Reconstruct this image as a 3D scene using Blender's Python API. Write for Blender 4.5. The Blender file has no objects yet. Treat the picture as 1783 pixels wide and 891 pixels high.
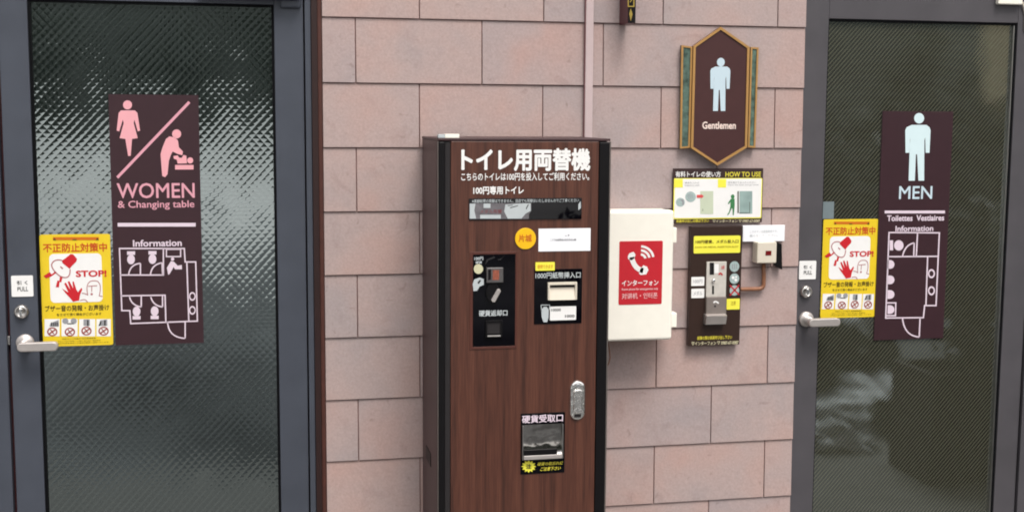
import bpy, bmesh, math, random
from mathutils import noise
from mathutils import Vector, Matrix
from mathutils.geometry import tessellate_polygon

random.seed(7)
SC = bpy.context.scene
COL = SC.collection

# ------------------------------------------------------------------ camera
CAM = Vector((-0.4537, -3.5041, 1.6))
YAW, PIT, ROL = math.radians(11.6724), math.radians(6.3571), math.radians(0.3643)
FPX, PW, PH = 2151.39, 1783.0, 891.0          # focal length in photograph pixels


def turn(u, w, v):
    c, s = math.cos(ROL), math.sin(ROL)
    u, v = c * u - s * v, s * u + c * v
    c, s = math.cos(PIT), math.sin(PIT)
    w, v = c * w + s * v, -s * w + c * v
    c, s = math.cos(YAW), math.sin(YAW)
    return Vector((c * u + s * w, -s * u + c * w, v))


cam = bpy.data.objects.new('camera', bpy.data.cameras.new('camera'))
COL.objects.link(cam)
rx, up, fw = turn(1, 0, 0), turn(0, 0, 1), turn(0, 1, 0)
m3 = Matrix((rx, up, -fw)).transposed()
cam.matrix_world = Matrix.Translation(CAM) @ m3.to_4x4()
cam.data.sensor_width = 36
cam.data.lens = 36 * FPX / PW
cam.data.clip_start = 0.05
cam.data.clip_end = 2000
SC.camera = cam

# ------------------------------------------------------------------ sky, sun, exposure
SUN_EL, SUN_ROT = math.radians(60), math.radians(168)    # high veiled sun before the front, a little to the right
world = bpy.data.worlds.new('World')
SC.world = world
world.use_nodes = True
wn = world.node_tree
wn.nodes.clear()
wo = wn.nodes.new('ShaderNodeOutputWorld')
bg = wn.nodes.new('ShaderNodeBackground')
sky = wn.nodes.new('ShaderNodeTexSky')
sky.sky_type = 'NISHITA'
sky.sun_disc = False
sky.sun_elevation = SUN_EL
sky.sun_rotation = SUN_ROT
sky.dust_density = 4.0
sky.air_density = 1.0
hs = wn.nodes.new('ShaderNodeHueSaturation')
hs.inputs['Saturation'].default_value = 0.08
wn.links.new(sky.outputs[0], hs.inputs['Color'])
wn.links.new(hs.outputs[0], bg.inputs['Color'])
bg.inputs['Strength'].default_value = 0.12
wn.links.new(bg.outputs[0], wo.inputs['Surface'])

sun = bpy.data.objects.new('sun', bpy.data.lights.new('sun', 'SUN'))
COL.objects.link(sun)
sun.data.energy = 1.5
sun.data.angle = math.radians(22)
sun.data.color = (1.0, 0.95, 0.88)
sd = Vector((math.sin(SUN_ROT) * math.cos(SUN_EL), math.cos(SUN_ROT) * math.cos(SUN_EL), math.sin(SUN_EL)))
sun.rotation_euler = sd.to_track_quat('Z', 'Y').to_euler()
sun.location = (3, 6, 12)

SC.view_settings.view_transform = 'Standard'
SC.view_settings.look = 'None'
SC.view_settings.gamma = 1
SC.view_settings.exposure = 0.62
SC.view_settings.use_curve_mapping = False
SC.render.engine = 'CYCLES'
SC.cycles.use_denoising = True
SC.cycles.max_bounces = 6
SC.cycles.filter_width = 1.9


# ------------------------------------------------------------------ pixel -> place on a real plane
def W(px, py, Y=0.0):
    """Where the sight line through photograph pixel (px, py) meets the upright plane at depth Y."""
    d = turn((px - PW / 2) / FPX, 1, (PH / 2 - py) / FPX)
    t = (Y - CAM.y) / d.y
    return CAM.x + t * d.x, CAM.z + t * d.z


def WS(px, py, X):
    """The same for a plane of constant X (side of the cabinet): returns (y, z)."""
    d = turn((px - PW / 2) / FPX, 1, (PH / 2 - py) / FPX)
    t = (X - CAM.x) / d.x
    return CAM.y + t * d.y, CAM.z + t * d.z


def RP(x0, y0, x1, y1, Y=0.0):
    xm, ym = (x0 + x1) / 2, (y0 + y1) / 2
    return W(x0, ym, Y)[0], W(x1, ym, Y)[0], W(xm, y1, Y)[1], W(xm, y0, Y)[1]


def R4(tl, tr, bl, br, Y=0.0):
    a, b, c, d = W(*tl, Y), W(*tr, Y), W(*bl, Y), W(*br, Y)
    return (a[0] + c[0]) / 2, (b[0] + d[0]) / 2, (c[1] + d[1]) / 2, (a[1] + b[1]) / 2


# ------------------------------------------------------------------ materials
def lin(c):
    c /= 255.0
    return c / 12.92 if c <= 0.04045 else ((c + 0.055) / 1.055) ** 2.4


def RGB(r, g, b, k=1.0):
    return (lin(r) * k, lin(g) * k, lin(b) * k, 1)


MATS = {}


def mat(name, col, rough=0.5, metal=0.0, var=0.06, scale=30.0, ior=1.45, bump=0.0, bscale=400.0, coat=0.0, stretch=(1, 1, 1)):
    if name in MATS:
        return MATS[name]
    m = bpy.data.materials.new(name)
    m.use_nodes = True
    nt = m.node_tree
    p = nt.nodes['Principled BSDF']
    p.inputs['Roughness'].default_value = rough
    p.inputs['Metallic'].default_value = metal
    p.inputs['IOR'].default_value = ior
    p.inputs['Coat Weight'].default_value = coat
    p.inputs['Coat Roughness'].default_value = 0.08
    tc = nt.nodes.new('ShaderNodeTexCoord')
    mp = nt.nodes.new('ShaderNodeMapping')
    mp.inputs['Scale'].default_value = stretch
    nz = nt.nodes.new('ShaderNodeTexNoise')
    nz.inputs['Scale'].default_value = scale
    nz.inputs['Detail'].default_value = 4
    cr = nt.nodes.new('ShaderNodeValToRGB')
    a, b = 1 - var, 1 + var
    cr.color_ramp.elements[0].position = 0.3
    cr.color_ramp.elements[1].position = 0.7
    cr.color_ramp.elements[0].color = (col[0] * a, col[1] * a, col[2] * a, 1)
    cr.color_ramp.elements[1].color = (min(1, col[0] * b), min(1, col[1] * b), min(1, col[2] * b), 1)
    nt.links.new(tc.outputs['Object'], mp.inputs['Vector'])
    nt.links.new(mp.outputs[0], nz.inputs['Vector'])
    nt.links.new(nz.outputs['Fac'], cr.inputs['Fac'])
    nt.links.new(cr.outputs[0], p.inputs['Base Color'])
    if bump:
        n2 = nt.nodes.new('ShaderNodeTexNoise')
        n2.inputs['Scale'].default_value = bscale
        bp = nt.nodes.new('ShaderNodeBump')
        bp.inputs['Strength'].default_value = 1
        bp.inputs['Distance'].default_value = bump
        nt.links.new(mp.outputs[0], n2.inputs['Vector'])
        nt.links.new(n2.outputs['Fac'], bp.inputs['Height'])
        nt.links.new(bp.outputs[0], p.inputs['Normal'])
    MATS[name] = m
    return m


def math_node(nt, op, a, b=None):
    n = nt.nodes.new('ShaderNodeMath')
    n.operation = op
    for i, v in enumerate((a, b)):
        if v is None:
            continue
        if isinstance(v, (int, float)):
            n.inputs[i].default_value = v
        else:
            nt.links.new(v, n.inputs[i])
    return n.outputs[0]


def glass_mat(name, col, pitch, amp_a, amp_b, wob, rough, ior, linecol, lw, seed):
    """Patterned glass before a dark room: two families of diagonal ridges bend the reflection."""
    m = bpy.data.materials.new(name)
    m.use_nodes = True
    nt = m.node_tree
    p = nt.nodes['Principled BSDF']
    p.inputs['Base Color'].default_value = col
    p.inputs['Roughness'].default_value = rough
    p.inputs['IOR'].default_value = ior
    p.inputs['Specular Tint'].default_value = (0.86, 0.96, 0.97, 1)
    tc = nt.nodes.new('ShaderNodeTexCoord')
    sx = nt.nodes.new('ShaderNodeSeparateXYZ')
    nt.links.new(tc.outputs['Object'], sx.inputs[0])
    nz = nt.nodes.new('ShaderNodeTexNoise')
    nz.noise_dimensions = '4D'
    nz.inputs['W'].default_value = seed
    nz.inputs['Scale'].default_value = 5.0
    nz.inputs['Detail'].default_value = 1.0
    nt.links.new(tc.outputs['Object'], nz.inputs['Vector'])
    ns = nt.nodes.new('ShaderNodeSeparateXYZ')
    nt.links.new(nz.outputs['Color'], ns.inputs[0])
    k = 2 * math.pi / pitch
    X, Z = sx.outputs[0], sx.outputs[2]
    ph = math_node(nt, 'MULTIPLY', ns.outputs[2], 3.0)
    ua = math_node(nt, 'ADD', math_node(nt, 'MULTIPLY', math_node(nt, 'SUBTRACT', math_node(nt, 'MULTIPLY', X, 0.74), math_node(nt, 'MULTIPLY', Z, 0.67)), k), ph)
    ub = math_node(nt, 'ADD', math_node(nt, 'MULTIPLY', math_node(nt, 'ADD', math_node(nt, 'MULTIPLY', X, 0.74), math_node(nt, 'MULTIPLY', Z, 0.67)), k), ph)
    n2 = nt.nodes.new('ShaderNodeTexNoise')
    n2.inputs['Scale'].default_value = 16.0
    n2.inputs['Detail'].default_value = 2.0
    nt.links.new(tc.outputs['Object'], n2.inputs['Vector'])
    s2 = nt.nodes.new('ShaderNodeSeparateXYZ')
    nt.links.new(n2.outputs['Color'], s2.inputs[0])
    va = math_node(nt, 'MAXIMUM', math_node(nt, 'SUBTRACT', math_node(nt, 'MULTIPLY', s2.outputs[0], 4.0), 1.0), 0.15)
    vb = math_node(nt, 'MAXIMUM', math_node(nt, 'SUBTRACT', math_node(nt, 'MULTIPLY', s2.outputs[1], 3.2), 0.6), 0.35)
    def saw(u):     # pillow shaped cells with a sharp groove between them
        f_ = math_node(nt, 'FRACT', math_node(nt, 'MULTIPLY', u, 1 / (2 * math.pi)))
        return math_node(nt, 'MULTIPLY', math_node(nt, 'SUBTRACT', f_, 0.5), 2.0)
    sa = math_node(nt, 'MULTIPLY', math_node(nt, 'MULTIPLY', saw(ua), amp_a), va)
    sb = math_node(nt, 'MULTIPLY', math_node(nt, 'MULTIPLY', saw(ub), amp_b), vb)
    wx = math_node(nt, 'MULTIPLY', math_node(nt, 'SUBTRACT', ns.outputs[0], 0.5), wob)
    wz = math_node(nt, 'MULTIPLY', math_node(nt, 'SUBTRACT', ns.outputs[1], 0.5), wob)
    nx = math_node(nt, 'ADD', math_node(nt, 'ADD', sa, sb), wx)
    nzv = math_node(nt, 'ADD', math_node(nt, 'SUBTRACT', sb, sa), wz)
    cb = nt.nodes.new('ShaderNodeCombineXYZ')
    nt.links.new(nx, cb.inputs[0])
    cb.inputs[1].default_value = -1
    nt.links.new(nzv, cb.inputs[2])
    nm = nt.nodes.new('ShaderNodeVectorMath')
    nm.operation = 'NORMALIZE'
    nt.links.new(cb.outputs[0], nm.inputs[0])
    nt.links.new(nm.outputs[0], p.inputs['Normal'])
    # the ridge crests are slightly milky
    ca = math_node(nt, 'MULTIPLY', math_node(nt, 'GREATER_THAN', math_node(nt, 'COSINE', ua), 1 - lw), 1.0)
    cbn = math_node(nt, 'MULTIPLY', math_node(nt, 'GREATER_THAN', math_node(nt, 'COSINE', ub), 1 - lw * 0.5), 0.4)
    mx = nt.nodes.new('ShaderNodeMix')
    mx.data_type = 'RGBA'
    nt.links.new(math_node(nt, 'MAXIMUM', ca, cbn), mx.inputs[0])
    mx.inputs[6].default_value = col
    mx.inputs[7].default_value = linecol
    nt.links.new(mx.outputs[2], p.inputs['Base Color'])
    return m


def wall_mat():
    m = bpy.data.materials.new('stone_block')
    m.use_nodes = True
    nt = m.node_tree
    p = nt.nodes['Principled BSDF']
    p.inputs['Roughness'].default_value = 0.75
    tc = nt.nodes.new('ShaderNodeTexCoord')
    geo = nt.nodes.new('ShaderNodeNewGeometry')
    # each block samples its own patch of the noise
    off = nt.nodes.new('ShaderNodeVectorMath')
    off.operation = 'MULTIPLY_ADD'
    off.inputs[1].default_value = (9.0, 5.0, 7.0)
    nt.links.new(geo.outputs['Random Per Island'], off.inputs[0])
    nt.links.new(tc.outputs['Object'], off.inputs[2])

    def noise(scale, detail, dist=0.0):
        n = nt.nodes.new('ShaderNodeTexNoise')
        n.inputs['Scale'].default_value = scale
        n.inputs['Detail'].default_value = detail
        n.inputs['Distortion'].default_value = dist
        nt.links.new(off.outputs[0], n.inputs['Vector'])
        return n.outputs['Fac']

    def ramp(fac, stops):
        r = nt.nodes.new('ShaderNodeValToRGB')
        e = r.color_ramp.elements
        while len(e) < len(stops):
            e.new(0.5)
        for i, (pos, c) in enumerate(stops):
            e[i].position = pos
            e[i].color = c
        nt.links.new(fac, r.inputs['Fac'])
        return r.outputs[0]

    def mix(mode, fac, a, b):
        n = nt.nodes.new('ShaderNodeMix')
        n.data_type = 'RGBA'
        n.blend_type = mode
        for v, i in ((fac, 0), (a, 6), (b, 7)):
            if isinstance(v, (int, float, tuple)):
                n.inputs[i].default_value = v
            else:
                nt.links.new(v, n.inputs[i])
        return n.outputs[2]
    base = ramp(noise(4.5, 3, 0.3), [(0.28, RGB(166, 152, 151)), (0.5, RGB(177, 156, 152)), (0.76, RGB(183, 152, 144))])
    tone = ramp(geo.outputs['Random Per Island'], [(0.0, (0.97, 0.97, 0.98, 1)), (0.5, (1, 0.995, 0.99, 1)), (1.0, (1.015, 0.985, 0.97, 1))])
    c = mix('MULTIPLY', 1.0, base, tone)
    fine = ramp(noise(160, 3), [(0.3, (0.9, 0.9, 0.9, 1)), (0.7, (1.05, 1.05, 1.05, 1))])
    c = mix('MULTIPLY', 0.9, c, fine)
    pit = ramp(noise(30, 3, 0.8), [(0.24, (0.55, 0.49, 0.48, 1)), (0.34, (1, 1, 1, 1))])
    c = mix('MULTIPLY', 0.5, c, pit)
    smear = ramp(noise(9, 5, 1.5), [(0.3, (0.84, 0.8, 0.79, 1)), (0.42, (1, 1, 1, 1))])
    c = mix('MULTIPLY', 0.5, c, smear)
    nt.links.new(c, p.inputs['Base Color'])
    bp = nt.nodes.new('ShaderNodeBump')
    bp.inputs['Strength'].default_value = 0.6
    bp.inputs['Distance'].default_value = 0.002
    nt.links.new(noise(55, 5), bp.inputs['Height'])
    nt.links.new(bp.outputs[0], p.inputs['Normal'])
    return m


def wood_mat():
    m = bpy.data.materials.new('wood_laminate')
    m.use_nodes = True
    nt = m.node_tree
    p = nt.nodes['Principled BSDF']
    p.inputs['Roughness'].default_value = 0.38
    tc = nt.nodes.new('ShaderNodeTexCoord')
    cols = []
    for sc, st in ((60, 0.35), (260, 1.2)):
        mp = nt.nodes.new('ShaderNodeMapping')
        mp.inputs['Scale'].default_value = (1, 1, 0.012 * st / 0.35)
        n = nt.nodes.new('ShaderNodeTexNoise')
        n.inputs['Scale'].default_value = sc
        n.inputs['Detail'].default_value = 3
        nt.links.new(tc.outputs['Object'], mp.inputs['Vector'])
        nt.links.new(mp.outputs[0], n.inputs['Vector'])
        cols.append(n.outputs['Fac'])
    f = math_node(nt, 'ADD', math_node(nt, 'MULTIPLY', cols[0], 0.55), math_node(nt, 'MULTIPLY', cols[1], 0.45))
    r = nt.nodes.new('ShaderNodeValToRGB')
    e = r.color_ramp.elements
    e[0].position, e[0].color = 0.36, RGB(62, 35, 27)
    e[1].position, e[1].color = 0.66, RGB(100, 61, 47)
    x = e.new(0.5)
    x.color = RGB(83, 48, 37)
    nt.links.new(f, r.inputs['Fac'])
    nt.links.new(r.outputs[0], p.inputs['Base Color'])
    return m


M_WALL = wall_mat()
M_WOOD = wood_mat()
M_JOINT = mat('joint_shadow_sealant', RGB(134, 104, 100), 0.9)
M_FRAME = mat('slate_paint', RGB(70, 74, 84), 0.42, var=0.10, scale=9, bump=0.00004, bscale=900)
M_FRAME_W = mat('grey_paint', RGB(79, 76, 80), 0.42, var=0.10, scale=9, bump=0.00004, bscale=900)
M_GASKET = mat('black_gasket', RGB(10, 10, 13), 0.7, ior=1.2)
M_ALU = mat('bare_aluminium', RGB(190, 188, 185), 0.3, 1.0)
M_STEEL = mat('brushed_steel', RGB(205, 200, 196), 0.28, 1.0, scale=80)
M_CHROME = mat('chrome', RGB(235, 235, 235), 0.12, 1.0)
M_SATIN = mat('satin_metal', RGB(200, 192, 188), 0.45, 0.7)
M_TRIM_D = mat('dark_brown_flashing', RGB(42, 22, 20), 0.5, var=0.1)
M_TRIM_L = mat('rust_brown_flashing', RGB(78, 43, 35), 0.55, var=0.15)
M_MAROON = mat('maroon_board', RGB(56, 34, 40), 0.36, var=0.05)
M_MAROON_B = mat('brown_board', RGB(70, 41, 41), 0.4, var=0.05)
M_PINK = mat('pink_vinyl', RGB(236, 168, 176), 0.5, var=0.02)
M_PINK_D = mat('pink_letter', RGB(222, 158, 172), 0.5, var=0.02)
M_PALE = mat('pale_blue_vinyl', RGB(212, 232, 236), 0.5, var=0.02)
M_SKYB = mat('sky_blue_vinyl', RGB(198, 216, 226), 0.5, var=0.02)
M_LILAC = mat('lilac_white_line', RGB(224, 206, 218), 0.5, var=0.02)
M_WHITE = mat('white_print', RGB(240, 238, 236), 0.5, var=0.02)
M_PAPER = mat('white_paper', RGB(244, 244, 248), 0.6, var=0.02)
M_YELLOW = mat('yellow_vinyl', RGB(232, 200, 40), 0.4, var=0.03)
M_LEMON = mat('lemon_vinyl', RGB(244, 236, 80), 0.4, var=0.02)
M_LETTERY = mat('yellow_print', RGB(226, 212, 70), 0.5, var=0.02)
M_ORANGE = mat('orange_print', RGB(205, 110, 20), 0.5, var=0.02)
M_REDOR = mat('red_orange_print', RGB(198, 66, 24), 0.5, var=0.02)
M_RED = mat('red_print', RGB(200, 30, 42), 0.45, var=0.02)
M_REDSIGN = mat('red_vinyl', RGB(196, 36, 48), 0.4, var=0.03)
M_ROSE = mat('rose_line', RGB(176, 110, 112), 0.5, var=0.02)
M_BROWNINK = mat('brown_ink', RGB(62, 48, 14), 0.5, var=0.02)
M_GREY = mat('grey_print', RGB(150, 150, 154), 0.5, var=0.04)
M_GREYL = mat('light_grey_print', RGB(188, 194, 196), 0.5, var=0.04)
M_INK = mat('black_ink', RGB(34, 32, 34), 0.5, var=0.02)
M_BLACK = mat('black_gloss_acrylic', RGB(6, 5, 10), 0.02, var=0.02, ior=1.34)
M_BLACKP = mat('black_plastic', RGB(15, 13, 15), 0.45, ior=1.3)
M_DARKGREY = mat('dark_grey_plastic', RGB(46, 43, 44), 0.45, ior=1.3)
M_CABSIDE = mat('plum_brown_laminate', RGB(66, 44, 46), 0.45, var=0.06, stretch=(1, 1, 0.1))
M_CREAM = mat('cream_plastic', RGB(248, 243, 231), 0.45, var=0.02, bump=0.00006, bscale=700)
M_IVORY = mat('ivory_plastic', RGB(218, 208, 192), 0.4, var=0.02)
M_GOLD = mat('gold_edge', RGB(184, 140, 84), 0.45, 0.25)
M_GREENM = mat('green_marble', RGB(82, 102, 92), 0.25, var=0.55, scale=55)
M_COINPANEL = mat('dark_brown_panel', RGB(50, 33, 27), 0.4, var=0.05)
M_COPPER = mat('copper_brown_pipe', RGB(142, 96, 70), 0.4, var=0.1)
M_COIN = mat('coin_print', RGB(166, 184, 182), 0.4, var=0.15, scale=300)
M_ROUNDY = mat('amber_sticker', RGB(244, 190, 24), 0.35, var=0.03)
M_GREENINK = mat('green_print', RGB(62, 128, 78), 0.5, var=0.05)
M_DOORPRINT = mat('beige_print', RGB(200, 208, 184), 0.5, var=0.03)
M_GLASSPRINT = mat('grey_green_print', RGB(150, 172, 168), 0.5, var=0.25, scale=14)
M_CONDUIT = mat('pink_painted_conduit', RGB(196, 176, 176), 0.5, var=0.03)
M_LEDRED = mat('dark_red_window', RGB(110, 20, 24), 0.2)
M_TAN = mat('tan_print', RGB(216, 208, 172), 0.5, var=0.05)
M_GLASS_L = glass_mat('patterned_glass', RGB(24, 32, 31, 0.5), 0.0160, 0.018, 0.010, 0.035, 0.025, 3.2, RGB(56, 62, 60, 0.6), 0.3, 1.0)
M_GLASS_R = glass_mat('ribbed_glass', RGB(52, 52, 44, 0.7), 0.0098, 0.003, 0.0015, 0.005, 0.02, 2.4, RGB(100, 99, 85, 0.75), 0.35, 3.0)


# ------------------------------------------------------------------ objects
def origin_of(o):
    v = Vector((0, 0, 0))
    while o is not None:
        v = v + o.location
        o = o.parent
    return v


def tag(o, label=None, cat=None, group=None, kind=None):
    for k, v in (('label', label), ('category', cat), ('group', group), ('kind', kind)):
        if v:
            o[k] = v
    return o


def thing(name, loc, label, cat, group=None):
    o = bpy.data.objects.new(name, None)
    o.empty_display_size = 0.05
    o.location = loc
    COL.objects.link(o)
    return tag(o, label, cat, group)


def link_mesh(name, bm, material, parent=None, smooth=False, loc=None):
    """bm is in world coordinates; the object sits at its parent's origin (or at loc)."""
    org = origin_of(parent) if parent is not None else Vector(loc or (0, 0, 0))
    bmesh.ops.translate(bm, vec=-org, verts=bm.verts)
    me = bpy.data.meshes.new(name)
    bm.to_mesh(me)
    bm.free()
    me.materials.append(material)
    if smooth:
        me.polygons.foreach_set('use_smooth', [True] * len(me.polygons))
    o = bpy.data.objects.new(name, me)
    COL.objects.link(o)
    if parent is not None:
        o.parent = parent
    else:
        o.location = org
    return o


def add_box(bm, x0, x1, y0, y1, z0, z1, bevel=0.0, seg=2):
    b = bmesh.new()
    vs = [b.verts.new((x, y, z)) for x in (x0, x1) for y in (y0, y1) for z in (z0, z1)]
    for f in ((0, 1, 3, 2), (4, 6, 7, 5), (0, 4, 5, 1), (2, 3, 7, 6), (0, 2, 6, 4), (1, 5, 7, 3)):
        b.faces.new([vs[i] for i in f])
    if bevel:
        bmesh.ops.bevel(b, geom=list(b.edges), offset=bevel, segments=seg, profile=0.5, affect='EDGES')
    bmesh.ops.recalc_face_normals(b, faces=b.faces)
    merge(bm, b)


def merge(bm, b):
    me = bpy.data.meshes.new('scratch')
    b.to_mesh(me)
    b.free()
    bm.from_mesh(me)
    bpy.data.meshes.remove(me)


def box(name, x0, x1, y0, y1, z0, z1, m, parent=None, bevel=0.0, seg=2, loc=None):
    bm = bmesh.new()
    add_box(bm, x0, x1, y0, y1, z0, z1, bevel, seg)
    return link_mesh(name, bm, m, parent, loc=loc)


def add_prism(bm, pts, yb, yf, bevel=0.0):
    """pts: (x, z) outline; from depth yb (back) to yf (front, nearer the camera)."""
    b = bmesh.new()
    n = len(pts)
    fr = [b.verts.new((x, yf, z)) for x, z in pts]
    bk = [b.verts.new((x, yb, z)) for x, z in pts]
    tris = tessellate_polygon([[Vector((x, z, 0)) for x, z in pts]])
    if bevel:
        f = b.faces.new(fr)
        b.faces.new(bk[::-1])
    else:
        for t in tris:
            b.faces.new([fr[i] for i in t])
            b.faces.new([bk[i] for i in reversed(t)])
    for i in range(n):
        j = (i + 1) % n
        b.faces.new((fr[i], bk[i], bk[j], fr[j]))
    bmesh.ops.recalc_face_normals(b, faces=b.faces)
    if bevel:
        ed = [e for e in b.edges if e.verts[0] in fr and e.verts[1] in fr]
        bmesh.ops.bevel(b, geom=ed, offset=bevel, segments=2, profile=0.5, affect='EDGES')
    merge(bm, b)


def rounded(x0, x1, z0, z1, r, n=5):
    p = []
    for cx, cz, a in ((x1 - r, z1 - r, 0), (x0 + r, z1 - r, 90), (x0 + r, z0 + r, 180), (x1 - r, z0 + r, 270)):
        for i in range(n + 1):
            t = math.radians(a + 90 * i / n)
            p.append((cx + r * math.cos(t), cz + r * math.sin(t)))
    return p


def circle(cx, cz, rx_, rz_=None, n=28):
    rz_ = rz_ or rx_
    return [(cx + rx_ * math.cos(2 * math.pi * i / n), cz + rz_ * math.sin(2 * math.pi * i / n)) for i in range(n)]


def plate(name, pts, yb, yf, m, parent=None, bevel=0.0, loc=None):
    bm = bmesh.new()
    add_prism(bm, pts, yb, yf, bevel)
    return link_mesh(name, bm, m, parent, loc=loc)


def tube(name, pts, r, m, parent=None, n=12, loc=None):
    bm = bmesh.new()
    rings = []
    P = [Vector(p) for p in pts]
    for i, p in enumerate(P):
        d = (P[min(i + 1, len(P) - 1)] - P[max(i - 1, 0)]).normalized()
        a = d.cross(Vector((0, 1, 0)))
        if a.length < 1e-3:
            a = d.cross(Vector((1, 0, 0)))
        a.normalize()
        b = d.cross(a)
        rings.append([bm.verts.new(p + r * (a * math.cos(2 * math.pi * k / n) + b * math.sin(2 * math.pi * k / n))) for k in range(n)])
    for i in range(len(rings) - 1):
        for k in range(n):
            bm.faces.new((rings[i][k], rings[i][(k + 1) % n], rings[i + 1][(k + 1) % n], rings[i + 1][k]))
    bm.faces.new(rings[0][::-1])
    bm.faces.new(rings[-1])
    bmesh.ops.recalc_face_normals(bm, faces=bm.faces)
    return link_mesh(name, bm, m, parent, smooth=True, loc=loc)


def lathe(bm, cx, cz, prof, n=32):
    """prof: (radius, y) from back to front, turned about the axis through (cx, cz) along Y."""
    rings = []
    for r, y in prof:
        rings.append([bm.verts.new((cx + r * math.cos(2 * math.pi * k / n), y, cz + r * math.sin(2 * math.pi * k / n))) for k in range(n)])
    for i in range(len(rings) - 1):
        for k in range(n):
            bm.faces.new((rings[i][k], rings[i][(k + 1) % n], rings[i + 1][(k + 1) % n], rings[i + 1][k]))
    bm.faces.new(rings[-1])
    bmesh.ops.recalc_face_normals(bm, faces=bm.faces)


class Ink:
    """Flat printed shapes on the plane at depth Y, drawn from measured picture coordinates."""

    def __init__(self, Y, view=(0, 0, 1)):
        self.Y, self.view, self.bm = Y, view, bmesh.new()

    def at(self, p):
        ox, oy, s = self.view
        return W(ox + p[0] / s, oy + p[1] / s, self.Y)

    def fill(self, pts):
        q = [self.at(p) for p in pts]
        vs = [self.bm.verts.new((x, self.Y, z)) for x, z in q]
        for t in tessellate_polygon([[Vector((x, z, 0)) for x, z in q]]):
            try:
                self.bm.faces.new([vs[i] for i in t])
            except ValueError:
                pass
        return self

    def rect(self, x0, y0, x1, y1):
        return self.fill([(x0, y0), (x1, y0), (x1, y1), (x0, y1)])

    def disc(self, cx, cy, r, ry=None):
        return self.fill(circle(cx, cy, r, ry))

    def arc(self, cx, cy, r0, r1, a0, a1, ry=1.0, n=20):
        o, i = [], []
        for k in range(n + 1):
            t = math.radians(a0 + (a1 - a0) * k / n)
            o.append((cx + r1 * math.cos(t), cy + ry * r1 * math.sin(t)))
            i.append((cx + r0 * math.cos(t), cy + ry * r0 * math.sin(t)))
        for k in range(n):
            self.fill([o[k], o[k + 1], i[k + 1], i[k]])
        return self

    def line(self, pts, w, closed=False):
        pts = [Vector(p) for p in pts]
        n = len(pts)
        L, R = [], []
        for i, p in enumerate(pts):
            a = pts[(i - 1) % n] if (closed or i > 0) else None
            c = pts[(i + 1) % n] if (closed or i < n - 1) else None
            d1 = (p - a).normalized() if a is not None else (c - p).normalized()
            d2 = (c - p).normalized() if c is not None else d1
            t = (d1 + d2)
            t = t.normalized() if t.length > 1e-6 else d1
            nn = Vector((-t.y, t.x))
            k = 1 / max(0.4, nn.dot(Vector((-d1.y, d1.x))))
            L.append(p + nn * (w / 2 * k))
            R.append(p - nn * (w / 2 * k))
        for i in range(n if closed else n - 1):
            j = (i + 1) % n
            self.fill([L[i], L[j], R[j], R[i]])
        return self

    def done(self, name, m, parent):
        return link_mesh(name, self.bm, m, parent)

    def each(self, name, m, parent):
        """Every separate shape drawn so far becomes a part of its own."""
        left = set(self.bm.faces)
        while left:
            stack = [left.pop()]
            grp = set(stack)
            while stack:
                for v in stack.pop().verts:
                    for f in v.link_faces:
                        if f in left:
                            left.discard(f)
                            grp.add(f)
                            stack.append(f)
            b, seen = bmesh.new(), {}
            for f in grp:
                b.faces.new([seen.setdefault(v, None) or seen.__setitem__(v, b.verts.new(v.co)) or seen[v] for v in f.verts])
            link_mesh(name, b, m, parent)
        self.bm.free()


def bez(p0, p1, p2, n=10):
    return [((1 - t) ** 2 * p0[0] + 2 * t * (1 - t) * p1[0] + t * t * p2[0], (1 - t) ** 2 * p0[1] + 2 * t * (1 - t) * p1[1] + t * t * p2[1]) for t in [i / n for i in range(n + 1)]]


def text(name, s, x0, y0, x1, y1, Y, m, parent, bold=0.0, view=(0, 0, 1), shear=0.0):
    """Lettering s filling the picture box, laid on the plane at depth Y."""
    ox, oy, sc = view
    X0, X1, Z0, Z1 = RP(ox + x0 / sc, oy + y0 / sc, ox + x1 / sc, oy + y1 / sc, Y)
    cu = bpy.data.curves.new('scratch', 'FONT')
    cu.body = s
    cu.resolution_u = 3
    cu.shear = shear
    ob = bpy.data.objects.new('scratch', cu)
    COL.objects.link(ob)
    dg = bpy.context.evaluated_depsgraph_get()
    dg.update()
    me = bpy.data.meshes.new_from_object(ob.evaluated_get(dg))
    bpy.data.objects.remove(ob)
    bpy.data.curves.remove(cu)
    xs = [v.co.x for v in me.vertices]
    ys = [v.co.y for v in me.vertices]
    a, b, c, d = min(xs), max(xs), min(ys), max(ys)
    bm = bmesh.new()
    bm.from_mesh(me)
    bpy.data.meshes.remove(me)
    # weight: the same outline stacked with small shifts, each a hair in front of the last
    n = 0 if bold <= 0 else (5 if bold < 0.03 else 9)
    sxx, szz = (X1 - X0) / (b - a + 2 * bold), (Z1 - Z0) / (d - c + 2 * bold)
    src = bm.copy()
    for v in bm.verts:
        v.co = Vector((X0 + (v.co.x - a + bold) * sxx, Y, Z0 + (v.co.y - c + bold) * szz))
    for i in range(n):
        t_ = 2 * math.pi * i / n
        q = src.copy()
        for v in q.verts:
            v.co = Vector((X0 + (v.co.x - a + bold + bold * math.cos(t_)) * sxx, Y - 0.00002 * (i + 1), Z0 + (v.co.y - c + bold + bold * math.sin(t_)) * szz))
        merge(bm, q)
    src.free()
    return link_mesh(name, bm, m, parent)


def copy_tree(o, parent=None):
    c = o.copy()
    COL.objects.link(c)
    c.parent = parent
    for ch in [k for k in COL.objects if k.parent == o]:
        copy_tree(ch, c)
    return c


# ================================================================== setting
def ground_mat():
    m = mat('forecourt_concrete', (0.74, 0.74, 0.73), 0.85, var=0.3, scale=0.22, bump=0.002, bscale=60)
    return m


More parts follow.
